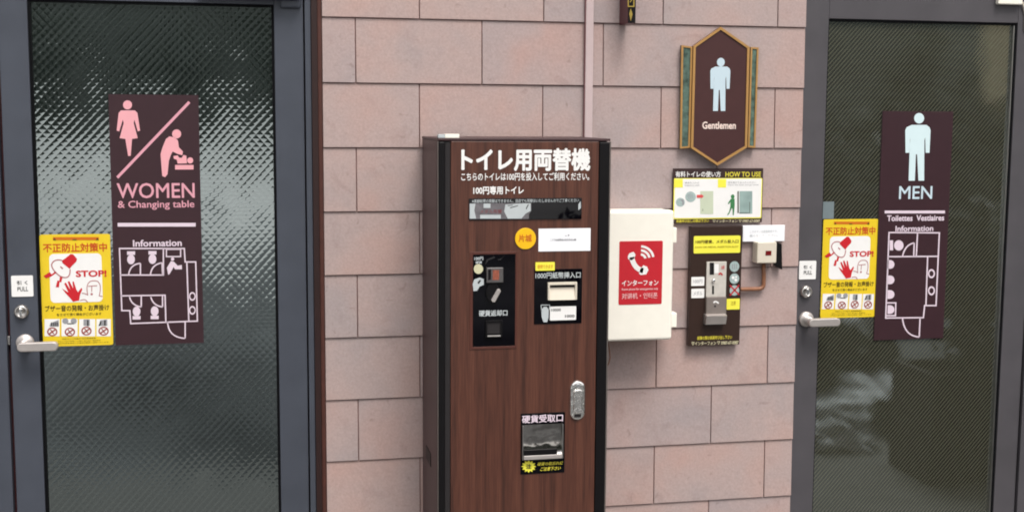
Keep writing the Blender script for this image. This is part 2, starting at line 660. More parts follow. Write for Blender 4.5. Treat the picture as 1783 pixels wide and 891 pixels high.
bm = bmesh.new()
gv = [bm.verts.new(p) for p in ((-400, -600, 0), (400, -600, 0), (400, 300, 0), (-400, 300, 0))]
bm.faces.new(gv)
tag(link_mesh('ground', bm, ground_mat()), kind='structure')

def sheet(name, x0, x1, y0, y1, z, m):
    b = bmesh.new()
    b.faces.new([b.verts.new(p) for p in ((x0, y0, z), (x1, y0, z), (x1, y1, z), (x0, y1, z))])
    return tag(link_mesh(name, b, m), kind='structure')


sheet('added_road', -60, 60, -12.0, -2.1, 0.004, mat('asphalt', (0.12, 0.125, 0.13, 1), 0.9, var=0.9, scale=0.55, bump=0.003, bscale=150))  # unseen dark sheet, added so the lower door glass reflects dark
sheet('pavement', -12, 12, -2.095, 0.1, 0.006, mat('pavement_concrete', (0.15, 0.148, 0.142, 1), 0.85, var=0.12, scale=6))
# unseen wooded slope, added to darken the top of the door reflections
bm = bmesh.new()
hv = [[None] * 60 for _ in range(14)]
for i in range(14):
    for j in range(60):
        x = -300 + j * 600 / 59
        hgt = 55 * (i / 13) ** 0.8 * (0.85 + 0.15 * math.sin(x * 0.021 + 1)) + (random.uniform(-1.5, 1.5) if i else 0)
        hv[i][j] = bm.verts.new((x, -95 - i * 8, hgt))
for i in range(13):
    for j in range(59):
        bm.faces.new((hv[i][j], hv[i][j + 1], hv[i + 1][j + 1], hv[i + 1][j]))
tag(link_mesh('added_hillside', bm, mat('wooded_slope', (0.045, 0.052, 0.045, 1), 0.9, var=0.5, scale=0.25)), kind='structure')

# the body of the toilet building behind and above the doors
bl = thing('toilet_building', (0, 4, 0), 'dull brown toilet building whose front carries the block wall and both doors', 'building')
M_RENDER = mat('brown_render', RGB(96, 70, 64), 0.8, var=0.08, scale=3)
box('body', -7, 7, 0.09, 8, 0, 5.2, M_RENDER, bl)
box('roof', -7.3, 7.3, -0.9, 8.3, 5.2, 5.4, mat('dark_roof', RGB(60, 56, 56), 0.7), bl)

# ------------------------------------------------------------------ block wall
XL, XR = W(560, 0)[0] * 0.5 + W(570, 891)[0] * 0.5, W(1404, 0)[0] * 0.5 + W(1376, 891)[0] * 0.5
BL, BH, EYE = 0.358, 0.18, 2.5249
bm = bmesh.new()
gx, gz = 0.0014, 0.0010
for k in range(-6, 12):
    zt = 1.6 + (EYE - k) * BH
    zb = max(zt - BH, 0.0)
    if zt <= 0.02:
        break
    o = 0.0 if k % 2 == 0 else -BL / 2
    n = -4
    while True:
        xa, xb = o + n * BL, o + (n + 1) * BL
        n += 1
        if xa > XR:
            break
        if xb < XL + 0.01:
            continue
        xa, xb = max(xa + gx, XL), min(xb - gx, XR)
        if xb - xa < 0.01:
            continue
        b = bmesh.new()
        f = 0.0034
        vs = [b.verts.new(v) for v in ((xa, 0.05, zb + gz), (xa, 0.05, zt - gz), (xb, 0.05, zt - gz), (xb, 0.05, zb + gz),
                                       (xa, -f, zb + gz), (xa, 0.0016, zt - gz), (xb, 0.0016, zt - gz), (xb, -f, zb + gz))]
        for q in ((0, 1, 2, 3), (4, 7, 6, 5), (0, 4, 5, 1), (3, 2, 6, 7), (1, 5, 6, 2), (0, 3, 7, 4)):
            b.faces.new([vs[i] for i in q])
        bmesh.ops.recalc_face_normals(b, faces=b.faces)
        ed = [e for e in b.edges if all(v.co.y < 0.01 for v in e.verts)]
        bmesh.ops.bevel(b, geom=ed, offset=0.0012, segments=2, profile=0.5, affect='EDGES')
        merge(bm, b)
wl = link_mesh('block_wall', bm, M_WALL, loc=((XL + XR) / 2, 0, 0))
tag(wl, 'pinkish beige wall of long staggered stone blocks between the two glass doors', 'wall')
box('joint_filler', XL + 0.002, XR - 0.002, 0.0052, 0.085, 0.0, 3.2, M_JOINT, wl)

# brown flashing between the women's door frame and the blocks
tr = thing('wall_trim', (XL - 0.015, 0, 0), 'narrow dark brown upright trim where the block wall meets the frame of the women door', 'trim')
xa = W(541.5, 0)[0] * 0.5 + W(551, 891)[0] * 0.5
xb = W(552, 0)[0] * 0.5 + W(561.5, 891)[0] * 0.5
box('flashing', xa, xb, -0.003, 0.085, 0, 3.2, M_TRIM_D, tr, 0.0008)
box('edge_strip', xb + 0.0005, XL - 0.0008, 0.004, 0.085, 0, 3.2, M_TRIM_L, tr, 0.0008)

# upright conduit cover
x0, x1 = W(1018.5, 0)[0], W(1032, 0)[0]
cd = thing('conduit_cover', ((x0 + x1) / 2, 0, 1.54), 'slim upright cable cover painted wall pink, rising from the top of the change machine', 'conduit')
box('cover', x0, x1, -0.016, -0.0055, 1.4, 3.2, M_CONDUIT, cd, 0.002)
box('gap_shadow_strip', x0 - 0.002, x0 + 0.004, -0.0125, -0.0052, 1.4, 3.2, mat('gap_shadow_brown', RGB(120, 78, 80), 0.6), cd)  # dark strip standing in for the shadow in the cover's left gap


# ================================================================== doors
def lever(parent, cx, cz, yf, length):
    """Rosette, neck and lever; the lever points right."""
    bm = bmesh.new()
    lathe(bm, cx, cz, [(0.0235, yf), (0.0235, yf - 0.006), (0.021, yf - 0.009), (0.011, yf - 0.0095), (0.0105, yf - 0.042)])
    h = link_mesh('lever_handle', bm, M_SATIN, parent)
    for p in h.data.polygons:
        p.use_smooth = True
    bm = bmesh.new()
    add_prism(bm, rounded(cx - 0.013, cx + length, cz - 0.0165, cz + 0.0085, 0.0115, 6), yf - 0.040, yf - 0.054, 0.003)
    link_mesh('grip', bm, M_SATIN, h)


def cylinder_lock(parent, cx, cz, yf):
    bm = bmesh.new()
    lathe(bm, cx, cz, [(0.0195, yf), (0.0195, yf - 0.004), (0.017, yf - 0.011), (0.0125, yf - 0.0135), (0.0118, yf - 0.012)])
    k = link_mesh('lock_cylinder', bm, M_STEEL, parent)
    for p in k.data.polygons:
        p.use_smooth = True
    bm = bmesh.new()
    add_box(bm, cx - 0.0035, cx + 0.0035, yf - 0.0185, yf - 0.011, cz - 0.009, cz + 0.009, 0.001)
    link_mesh('thumb_turn', bm, M_CHROME, k)


YD = 0.012      # front of the door leaves
YG = 0.026      # face of the glass
TOPL = W(260, 3.5, YD)[1]


def frame_piece(name, x0, x1, z0, z1, y0, y1, m, parent, bev=0.0015):
    return box(name, x0, x1, y0, y1, z0, z1, m, parent, bev)


def avg(a, b, Y=0.0):
    return (W(*a, Y)[0] + W(*b, Y)[0]) / 2


def make_door(lab, gl, gr, zt, sl, sr, ztop, fm, gm, hand, lock, left_gasket, right_gasket):
    d = thing('glass_door', ((sl + sr) / 2, 0.03, 0.01), lab, 'door')
    bm = bmesh.new()
    bm.free()
    box('stile', sl, gl, YD, YD + 0.04, 0.01, ztop, fm, d, 0.0015)
    box('stile', gr, sr, YD, YD + 0.04, 0.01, ztop, fm, d, 0.0015)
    box('top_rail', gl + 0.0003, gr - 0.0003, YD + 0.0002, YD + 0.0398, zt, ztop, fm, d, 0.0015)
    box('bottom_rail', gl + 0.0003, gr - 0.0003, YD + 0.0002, YD + 0.0398, 0.01, 0.16, fm, d, 0.0015)
    g = 0.0065
    box('gasket', gl + 0.0004, gl + left_gasket, YD + 0.004, YD + 0.03, 0.1605, zt - 0.0005, M_GASKET, d)
    box('gasket', gr - right_gasket, gr - 0.0004, YD + 0.004, YD + 0.03, 0.1605, zt - 0.0005, M_GASKET, d)
    box('gasket', gl + left_gasket + 0.0002, gr - right_gasket - 0.0002, YD + 0.0042, YD + 0.0298, zt - g, zt - 0.0005, M_GASKET, d)
    bm = bmesh.new()
    v = [bm.verts.new(p) for p in ((gl + 0.003, YG, 0.158), (gr - 0.003, YG, 0.158), (gr - 0.003, YG, zt), (gl + 0.003, YG, zt))]
    w = [bm.verts.new((p.co.x, YG + 0.006, p.co.z)) for p in v]
    bm.faces.new(v)
    bm.faces.new(w[::-1])
    for i in range(4):
        bm.faces.new((v[i], w[i], w[(i + 1) % 4], v[(i + 1) % 4]))
    bmesh.ops.recalc_face_normals(bm, faces=bm.faces)
    link_mesh('glass_pane', bm, gm, d)
    cylinder_lock(d, lock[0], lock[1], YD)
    lever(d, hand[0], hand[1], YD, hand[2])
    return d


# women's door
glL = avg((48, 5), (78, 891), YD)
grL = avg((477.5, 12), (489, 891), YD)
slL = avg((4.5, 140), (26, 891), YD)
srL = avg((527.5, 0), (538, 891), YD)
hx, hz = W(46, 597, YD - 0.04)
hx2 = W(101, 600, YD - 0.05)[0]
dl = make_door('grey framed women toilet door filled with coarse diamond patterned glass, left of the block wall', glL, grL, TOPL, slL, srL, 2.12, M_FRAME, M_GLASS_L,
               (W(44, 592, YD)[0], W(44, 596, YD)[1], hx2 - W(44, 592, YD)[0]), W(36.5, 543, YD - 0.01), 0.007, 0.007)
cx0, cx1, cz0, cz1 = RP(488, -40, 524, 16, YD - 0.03)
clo = box('door_closer', cx0 - 0.22, cx1 + 0.002, YD - 0.045, YD, cz0 + 0.03, cz0 + 0.075, M_FRAME, dl, 0.012, 4)
box('closer_foot', cx0, cx1, YD - 0.012, YD, cz0 + 0.004, cz0 + 0.0295, M_FRAME, clo, 0.006, 3)

fl = thing('door_frame', ((slL + srL) / 2, 0.03, 0), 'slate grey fixed frame round the women toilet door, beside the brown trim', 'door frame')
jr0, jr1 = avg((529.5, 0), (541, 891), YD), xa - 0.0008
box('jamb', jr0, jr1, 0.004, 0.085, 0, 2.2, M_FRAME, fl, 0.0012)
box('jamb', slL - 0.07, slL - 0.008, 0.004, 0.085, 0, 2.2, M_FRAME, fl, 0.0012)
box('head_piece', slL - 0.0078, jr0 - 0.0003, 0.0042, 0.0848, 2.13, 2.2, M_FRAME, fl, 0.0012)
bm = bmesh.new()
add_box(bm, slL - 0.0078, slL - 0.0006, 0.034, 0.084, 0, 2.125)
link_mesh('weather_seal', bm, mat('oxblood_seal', RGB(66, 20, 24), 0.6), fl)
bm = bmesh.new()
px, pz = W(14, 593, YD)
add_box(bm, px - 0.0035, px + 0.004, 0.016, 0.033, pz - 0.012, pz + 0.012, 0.001)
link_mesh('strike_plate', bm, M_STEEL, fl)

# men's door
glR = avg((1443.7, 35), (1414, 891), YD)
grR = avg((1772, 42), (1730, 891), YD)
slR = XR + 0.0015
srR = avg((1772, 760), (1766, 891), YD)
ZTR = (W(1443, 34.6, YD)[1] + W(1772, 39, YD)[1]) / 2
rl = W(1403, 555, YD)
dr = make_door('grey framed men toilet door with finely ribbed dark glass, right of the block wall', glR, grR, ZTR, slR, srR, 2.12, M_FRAME_W, M_GLASS_R,
               (rl[0], rl[1], W(1463, 557, YD - 0.05)[0] - rl[0]), W(1405, 508, YD - 0.01), 0.003, 0.009)
bm = bmesh.new()
add_box(bm, grR - 0.0125, grR - 0.0093, YD + 0.003, YD + 0.025, 0.162, ZTR - 0.008)
link_mesh('glazing_bead', bm, M_ALU, dr)
fr = thing('door_frame', ((slR + srR) / 2, 0.03, 0), 'grey fixed frame standing beyond the hinge side of the men toilet door', 'door frame')
box('jamb', srR + 0.005, srR + 0.08, 0.004, 0.085, 0, 2.2, M_FRAME_W, fr, 0.0012)
box('head_piece', slR, srR + 0.0047, 0.0042, 0.0848, 2.13, 2.2, M_FRAME_W, fr, 0.0012)

# cream contact sensor on the men's door
sx0, sx1, sz0, sz1 = RP(1733, -8, 1775, 9, YD)
ss = thing('door_sensor', ((sx0 + sx1) / 2, YD, sz0), 'small cream contact sensor with white cable at the top corner of the men door', 'sensor')
box('sensor_case', sx0, sx1, YD - 0.018, YD - 0.0005, sz0, sz1, M_CREAM, ss, 0.003)
tube('cable', [(sx1 - 0.004, YD - 0.008, (sz0 + sz1) / 2), (sx1 + 0.006, YD - 0.008, sz0 + 0.006), (sx1 + 0.014, YD - 0.006, sz0 - 0.008), (sx1 + 0.02, YD - 0.004, sz0 - 0.03), (sx1 + 0.022, YD - 0.004, sz0 - 0.08)], 0.003, M_IVORY, ss)


# ================================================================== signs on the doors
YS = YG - 0.0045     # front of sign boards stuck on the glass

def sign_board(name, rect, m, label, cat, yb=YG - 0.0003, yf=YS, group=None):
    t = thing(name, ((rect[0] + rect[1]) / 2, yb, rect[2]), label, cat, group)
    plate('board', [(rect[0], rect[2]), (rect[1], rect[2]), (rect[1], rect[3]), (rect[0], rect[3])], yb, yf, m, t)
    return t


YI = YS - 0.0007
# ---- women
t = sign_board('restroom_sign', R4((187, 165), (345, 165), (203, 599), (355, 598), YS), M_MAROON,
               'maroon WOMEN sign with pink figures and a floor plan on the women toilet door', 'sign')
V = (0, 140, 3.4275)
k = Ink(YI, V)
k.disc(761, 147, 27)
k.fill([(722, 180), (805, 180), (820, 195), (836, 300), (822, 305), (802, 235), (798, 255), (822, 345), (788, 350), (780, 450), (765, 452), (748, 350), (714, 345), (738, 255), (733, 235), (712, 305), (696, 300), (708, 195)])
k.done('woman_pictogram', M_PINK, t)
Ink(YI, V).line([(700, 580), (1130, 130)], 17).done('slash', M_PINK_D, t)
k = Ink(YI, V)
k.disc(1054, 320, 27)
k.fill([(1010, 335), (1045, 340), (1062, 360), (1068, 400), (1092, 425), (1088, 447), (1062, 440), (1030, 425), (1020, 445), (1008, 480), (1000, 560), (985, 578), (968, 570), (958, 440), (968, 405), (990, 350)])
k.disc(1135, 478, 18)
k.fill([(1035, 452), (1060, 448), (1070, 462), (1085, 462), (1095, 445), (1112, 450), (1116, 495), (1060, 497), (1055, 474), (1038, 468)])
k.rect(1045, 505, 1155, 532)
k.done('changing_pictogram', M_PINK, t)
text('heading', 'WOMEN', 697, 612, 1162, 703, YI, M_PINK_D, t, 0.012, V)
text('subheading', '& Changing table', 703, 717, 1160, 772, YI, M_PINK_D, t, 0.012, V)
Ink(YI, V).line([(702, 861), (1168, 861)], 22).done('divider_line', M_LILAC, t)
V = (0, 380, 3.4275)
text('plan_title', 'Information', 793, 127, 1085, 168, YI, M_LILAC, t, 0.025, V)
k = Ink(YI, V)
LW = 8
k.line([(713, 180), (1100, 180), (1105, 260), (1168, 260), (1178, 612), (780, 627), (775, 550), (727, 550)], LW, True)
for q in ([(975, 180), (975, 338), (718, 338)], [(1115, 262), (1127, 612)], [(722, 462), (985, 458), (990, 618)], [(838, 268), (838, 335)], bez((768, 335), (775, 275), (838, 268)),
          [(967, 265), (970, 338)], bez((898, 335), (905, 275), (967, 265)), [(843, 462), (843, 528)], bez((773, 468), (785, 520), (843, 528)), [(970, 460), (970, 528)],
          bez((900, 468), (912, 520), (970, 528)), [(1105, 618), (1105, 715)], bez((1000, 618), (1005, 710), (1105, 715))):
    k.line(q, LW)
k.line([(993, 185), (1078, 185), (1078, 228), (993, 228)], 7, True)
for cy in (465, 548):
    k.arc(1148, cy, 13, 20, 0, 360, 1.3)
for cx, cy, s in ((782, 245, 1), (910, 243, 1), (815, 555, -1), (923, 553, -1)):
    k.disc(cx, cy, 23, 29)
    k.rect(cx - 24, cy - s * 48, cx + 24, cy - s * 27)
k.disc(1030, 243, 10)
k.fill([(1020, 255), (1037, 258), (1060, 282), (1085, 278), (1086, 304), (1045, 304), (1036, 290), (1012, 332), (1004, 337), (996, 295)])
k.done('floor_plan', M_LILAC, t)

# ---- men
t = sign_board('restroom_sign', R4((1537, 194), (1659, 194), (1522, 590), (1643, 590), YS), M_MAROON,
               'maroon MEN sign with one pale figure and a floor plan on the men toilet door', 'sign')
V = (1500, 180, 3.7138)
MAN = [(325, 140), (420, 140), (440, 155), (447, 175), (440, 320), (415, 320), (412, 220), (407, 240), (405, 500), (368, 500), (360, 330), (352, 330), (345, 500), (305, 500), (313, 240), (316, 220), (308, 320), (285, 320), (283, 175), (292, 155)]
k = Ink(YI, V)
k.disc(373, 97, 32, 34)
k.fill(MAN)
k.done('man_pictogram', M_PALE, t)
text('heading', 'MEN', 243, 535, 458, 618, YI, M_SKYB, t, 0.012, V)
Ink(YI, V).line([(150, 702), (540, 702)], 18).done('divider_line', M_LILAC, t)
text('subheading', 'Toilettes  Vestiaires', 165, 722, 535, 760, YI, M_LILAC, t, 0.03, V)
V = (1370, 360, 3.4258)
text('plan_title', 'Information', 648, 112, 874, 146, YI, M_LILAC, t, 0.025, V)
k = Ink(YI, V)
k.line([(610, 153), (910, 155), (890, 588), (822, 588), (815, 660), (590, 662)], LW, True)
for q in ([(780, 155), (772, 295)], [(605, 297), (900, 295)], [(840, 300), (830, 585)], [(760, 215), (757, 295)], bez((690, 295), (705, 225), (760, 215)), [(795, 660), (790, 775)],
          bez((690, 662), (700, 770), (790, 775)), [(597, 572), (650, 572), (648, 648), (594, 648)]):
    k.line(q, LW)
k.disc(668, 230, 28, 31)
k.rect(614, 200, 634, 259)
for cy in (343, 435, 522, 612):
    k.fill([(602, cy - 26)] + [(616 + 26 * math.cos(a), cy + 26 * math.sin(a)) for a in [math.radians(-90 + 20 * i) for i in range(10)]] + [(600, cy + 26)])
for cy in (398, 500):
    k.arc(863, cy, 13, 21, 0, 360, 1.3)
k.done('floor_plan', M_LILAC, t)

# ---- yellow warning stickers (two alike)
yb, yf = YG - 0.0003, YG - 0.0016
r = R4((68.5, 408), (191, 407.5), (75, 603), (198, 600), yf)
st = thing('warning_sticker', ((r[0] + r[1]) / 2, yb, r[2]), 'yellow STOP warning sticker beside the lever handle of the women door', 'sticker', 'yellow warning stickers on the doors')
plate('sheet', rounded(*r, 0.006), yb, yf, M_YELLOW, st)
Y1, Y2, Y3 = yf - 0.0005, yf - 0.001, yf - 0.0015
V = (60, 400, 8.907)
V2 = (0, 380, 3.4275)
x0, x1, z0, z1 = R4((85.5, 441.5), (176.5, 441.5), (88, 526), (179, 526), Y1)
plate('picture_field', rounded(x0, x1, z0, z1, 0.012), yf + 0.0001, Y1, M_WHITE, st)
k = Ink(Y1, V)
k.rect(285, 112, 1000, 160)
k.done('orange_bar', M_ORANGE, st)
k = Ink(Y2, V)
k.fill([(290, 160), (310, 125), (335, 160)]).fill([(950, 158), (975, 122), (998, 158)]).rect(590, 145, 650, 160)
k.each('triangle', M_BROWNINK, st)
text('heading', '不正防止対策中', 130, 205, 1125, 345, Y1, M_REDOR, st, 0.022, V)
k = Ink(Y2, V)
k.fill([(560, 375), (600, 380), (660, 450), (650, 490), (580, 560), (545, 605), (430, 510), (428, 475), (480, 440)])
k.fill([(140, 715), (235, 655), (268, 690), (325, 640), (345, 662), (255, 725), (180, 750)])
k.fill([(395, 725), (435, 735), (415, 815), (390, 805), (380, 890), (330, 890), (355, 785), (385, 790)])
k.view = V2
k.fill([(370, 418), (408, 442), (383, 388), (393, 383), (420, 427), (404, 377), (414, 374), (437, 418), (432, 377), (440, 376), (456, 425), (466, 440), (486, 413), (491, 424), (478, 456), (472, 490), (436, 497), (415, 472), (392, 447)])
k.done('red_drawing_print', M_RED, st)
k = Ink(Y2, V)
k.line(bez((430, 475), (300, 440), (265, 540)) + bez((270, 570), (300, 650), (400, 720)) + bez((420, 728), (560, 780), (552, 610)), 18)
k.fill([(400, 560), (450, 595), (430, 610), (398, 580)])
k.view = V2
k.line(bez((488, 446), (512, 447), (524, 458), 6), 5)
k.line(bez((524, 458), (505, 372), (560, 372)) + bez((575, 373), (612, 385), (592, 462)) + [(612, 466)], 5)
k.line([(526, 405), (580, 401)], 5).line([(548, 405), (547, 438)], 5).disc(547, 452, 7)
k.line(bez((478, 490), (515, 476), (522, 501)), 5)
k.done('line_drawing_print', M_ROSE, st)
text('stop_word', 'STOP!', 640, 628, 1118, 728, Y2, M_RED, st, 0.035, V)
text('notice_line', 'ブザー音の発報・お声掛け', 268, 516, 652, 553, Y1, M_BROWNINK, st, 0.02, V2)
text('notice_small_line', 'をさせて頂く場合がございます', 338, 563, 606, 580, Y1, M_BROWNINK, st, 0.012, V2)
k = Ink(Y1, V2)
for a, b in ((266, 356), (367, 463), (472, 568), (576, 661)):
    k.rect(a, 600, b, 703)
k.each('icon_field', M_WHITE, st)
k = Ink(Y2, V2)
k.fill([(300, 625), (350, 605), (350, 645), (295, 645)]).disc(390, 612, 18, 17).disc(440, 612, 18, 17).rect(498, 602, 536, 640).fill([(590, 640), (598, 608), (640, 602), (640, 640)])
k.each('grey_icon', M_GREY, st)
k = Ink(Y3, V2)
for x in (305, 318, 330, 342):
    k.rect(x, 620, x + 7, 642)
k.rect(520, 606, 528, 642).rect(622, 606, 630, 640).fill([(588, 640), (600, 612), (606, 616), (598, 640)]).rect(400, 625, 440, 630)
k.done('dark_icon_print', M_INK, st)
M_BAN = mat('dull_red_print', RGB(150, 58, 52), 0.5)
for cx, cy in ((312, 676), (417, 677), (516, 671), (618, 672)):
    k = Ink(Y2, V2)
    k.arc(cx, cy, 23, 31, 0, 360, 0.85)
    k.line([(cx - 20, cy + 14), (cx + 20, cy - 14)], 8)
    k.line([(cx - 12, cy - 14), (cx + 2, cy + 2)], 6).line([(cx, cy + 4), (cx + 12, cy + 13)], 6)
    k.done('ban_ring', M_BAN, st)
text('small_print', '防犯カメラ作動中 巡回警備実施', 372, 712, 572, 721, Y1, M_BROWNINK, st, 0.0, V2)
text('small_print', '未払いでのご利用 こじ開け 通り抜け 器物破損', 345, 727, 600, 734, Y1, M_BROWNINK, st, 0.0, V2)
text('small_print', '上記の行為を発見した場合は警察へ通報いたします。', 335, 738, 652, 746, Y1, M_BROWNINK, st, 0.0, V2)
r2 = R4((1436, 381), (1529, 381), (1428.5, 551), (1521, 554), yf)
s2 = copy_tree(st)
s2['label'] = 'yellow STOP warning sticker beside the lever handle of the men door'
s2.location = ((r2[0] + r2[1]) / 2, yb, r2[2])

# pale sticker on the glass above the men's yellow one
a = RP(1431, 351, 1452, 381, YG - 0.001)
gs = plate('glass_sticker', rounded(*a, 0.002), YG - 0.0003, YG - 0.0012, mat('pale_blue_film', RGB(118, 130, 134), 0.3), None, loc=(a[0], YG, a[2]))
tag(gs, 'small pale blue sticker on the men door glass just above the yellow sticker', 'sticker')

# ---- PULL plates
def pull_plate(rect, label):
    t = thing('pull_plate', ((rect[0] + rect[1]) / 2, YD, rect[2]), label, 'sign', 'small white pull plates on the doors')
    plate('plate', rounded(*rect, 0.003), YD - 0.0002, YD - 0.002, M_WHITE, t)
    return t


t = pull_plate(RP(20, 479.5, 58, 516, YD), 'small white PULL plate above the lock of the women door')
text('japanese_word', '引 く', 100, 372, 165, 396, YD - 0.0026, M_INK, t, 0.02, (0, 380, 3.4275))
text('english_word', 'PULL', 104, 408, 168, 434, YD - 0.0026, M_INK, t, 0.01, (0, 380, 3.4275))
t2 = copy_tree(t)
r2 = RP(1391.5, 453, 1420, 486, YD)
t2.location = ((r2[0] + r2[1]) / 2, YD, r2[2])
t2['label'] = 'small white PULL plate above the lock of the men door'

# ================================================================== change machine
YF = -0.335
cx0, cx1, _, ctop = R4((763, 245), (1060, 245), (763, 891), (1055.5, 891), YF)
ch = thing('change_machine', ((cx0 + cx1) / 2, -0.17, 0), 'tall wood grain coin change machine with black posts standing against the block wall', 'change machine')
xp = (W(785, 400, YF)[0], W(1041, 400, YF)[0])
bm = bmesh.new()
add_box(bm, cx0 + 0.0006, cx1 - 0.0006, YF + 0.028, -0.018, 0.03, ctop - 0.001, 0.002)
link_mesh('cabinet', bm, M_CABSIDE, ch)
bm = bmesh.new()
add_box(bm, cx0 + 0.012, cx1 - 0.012, YF + 0.03, -0.02, 0, 0.0297)
link_mesh('plinth', bm, M_BLACKP, ch)
xq = W(775, 400, YF)[0]
box('post', cx0 + 0.001, xq, YF - 0.001, YF + 0.0277, 0.031, ctop - 0.003, M_BLACKP, ch, 0.003)
box('post', xp[1] + 0.0012, cx1 - 0.001, YF - 0.001, YF + 0.0277, 0.031, ctop - 0.003, M_BLACKP, ch, 0.003)
bm = bmesh.new()
add_box(bm, xq + 0.0003, xp[0] - 0.0006, YF + 0.003, YF + 0.0277, 0.031, ctop - 0.003, 0.001)
link_mesh('inner_strip', bm, M_DARKGREY, ch)
M_EDGE = mat('dull_edge_metal', RGB(120, 112, 108), 0.45, 0.6)
box('metal_edge', cx0 - 0.0016, cx0 + 0.0008, YF + 0.001, YF + 0.004, 0.031, ctop - 0.002, M_EDGE, ch, 0.0004)
box('metal_edge', cx1 - 0.0008, cx1 + 0.003, YF + 0.0015, YF + 0.006, 0.031, ctop - 0.002, M_EDGE, ch, 0.0004)
door = box('front_door', xp[0], xp[1], YF, YF + 0.0275, 0.06, ctop - 0.002, M_WOOD, ch, 0.0015)
box('top_cap', cx0 - 0.0005, cx1 + 0.0005, YF - 0.0005, -0.017, ctop - 0.0009, ctop + 0.006, M_CABSIDE, ch, 0.0015)

YA = YF - 0.0006
text('title_lettering', 'トイレ用両替機', 803, 258, 1028, 298, YA, M_WHITE, ch, 0.038)
text('instruction_lettering', 'こちらのトイレは100円を投入してご利用ください。', 803, 300.5, 1026, 314.5, YA, M_WHITE, ch, 0.02)
text('fee_lettering', '100円専用トイレ', 824, 324, 912, 338.5, YA, M_WHITE, ch, 0.03)

# display window
win = plate('display_window', rounded(*RP(816, 345, 1012.5, 382, YF), 0.002), YF + 0.001, YF - 0.003, M_BLACK, ch, 0.0006)
yw = YF - 0.0036
text('window_lettering', '※高額紙幣の両替はできません、当店でも両替はいたしませんのでご了承ください', 822, 346.5, 1008, 352.5, yw, M_GREYL, win, 0.01)
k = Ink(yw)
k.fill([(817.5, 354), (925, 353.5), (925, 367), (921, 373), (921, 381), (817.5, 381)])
k.done('grey_reflection_paint', mat('mid_grey_reflection', RGB(104, 100, 104), 0.15, var=0.2, scale=60), win)  # reflection on the left half of the window, painted as grey shapes
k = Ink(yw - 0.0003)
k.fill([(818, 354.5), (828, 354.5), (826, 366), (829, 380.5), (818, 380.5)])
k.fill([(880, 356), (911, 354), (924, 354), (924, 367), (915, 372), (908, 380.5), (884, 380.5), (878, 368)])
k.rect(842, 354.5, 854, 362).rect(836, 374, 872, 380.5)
k.done('pale_reflection_paint', M_GREYL, win)  # brighter patches of the painted reflection
k = Ink(yw - 0.0004)
k.line([(888, 362), (902, 358)], 1.4).line([(884, 358), (893, 357)], 1.2).line([(920, 356), (916, 364)], 1.6)
k.done('reflection_mark_paint', M_INK, win)  # dark marks within the painted reflection
text('red_lettering', 'メダル両替', 836, 364.5, 874, 371.5, yw - 0.0003, mat('faded_red_print', RGB(120, 70, 74), 0.5), win, 0.02)
Ink(yw).fill([(1007, 356), (1011, 350), (1011.5, 362), (1007, 366)]).done('painted_edge_glint', M_GREYL, win)  # glint at the window edge, painted pale grey

# round sticker and paper note
a = RP(896.5, 396.5, 933, 434, YF)
c = ((a[0] + a[1]) / 2, (a[2] + a[3]) / 2)
o = plate('round_sticker', circle(c[0], c[1], (a[1] - a[0]) / 2, None, 36), YF + 0.001, YF - 0.003, M_ROUNDY, ch, 0.0012)
text('sticker_lettering', '片城', 903, 408, 926, 421, YF - 0.0036, M_ORANGE, o, 0.03)
o = plate('paper_note', rounded(*RP(937.5, 397.5, 1028, 437, YF), 0.001), YF + 0.001, YF - 0.0012, M_PAPER, ch)
k = Ink(YF - 0.0017)
k.rect(966, 417.2, 1002, 418.2).rect(1000, 415.8, 1003, 418.8).rect(984, 410, 987, 411).fill([(989, 407.5), (992, 409.5), (989, 411.5)])
k.done('note_lettering', M_GREY, o)
text('note_lettering', 'この下に紙幣を入れて下さい', 958, 414.8, 1000, 419.8, YF - 0.0017, M_GREY, o)

# coin panel
R = lambda *q: RP(*q, YF)
bm = bmesh.new()
a, b = R(818, 438, 900, 607), R(823, 442.5, 897, 602.5)
for q in ((a[0], b[0], a[2], a[3]), (b[1], a[1], a[2], a[3]), (b[0] + 1e-4, b[1] - 1e-4, a[2] + 1e-4, b[2]), (b[0] + 1e-4, b[1] - 1e-4, b[3], a[3] - 1e-4)):
    add_box(bm, q[0], q[1], YF - 0.002, YF + 0.001, q[2], q[3], 0.0008)
link_mesh('coin_panel_rim', bm, mat('brown_rim', RGB(84, 46, 38), 0.4), ch)
cp = plate('coin_panel', rounded(*R(823.4, 443, 896.6, 602), 0.001), YF + 0.001, YF - 0.0012, M_BLACK, ch)
yc = YF - 0.0018
V = (780, 380, 3.7143)
k = Ink(yc, V)
k.disc(197, 327, 30, 32)
k.done('coin_picture', mat('cream_print', RGB(206, 202, 168), 0.5), cp)
text('coin_lettering', '100円', 170, 248, 228, 272, yc, M_GREYL, cp, 0.03, V)
text('coin_lettering', '硬貨', 178, 276, 220, 294, yc, M_GREYL, cp, 0.03, V)
k = Ink(yc, V)
k.fill([(160, 425), (170, 395), (205, 382), (232, 392), (232, 430), (205, 440), (188, 468), (165, 470)])
k.done('hand_picture', M_GREYL, cp)
Ink(yc - 0.0004, V).fill([(190, 415), (205, 398), (215, 400), (200, 425)]).done('hand_outline', M_INK, cp)
k = Ink(yc, V)
k.arc(175, 260, 0, 0.1, 0, 10)
k.fill([(240, 300), (250, 265), (300, 245), (305, 255), (262, 272)]).fill([(318, 268), (350, 255), (372, 232), (340, 270)])
k.done('mark_print', M_INK, cp)
a = RP(846, 465, 875, 491, yc)
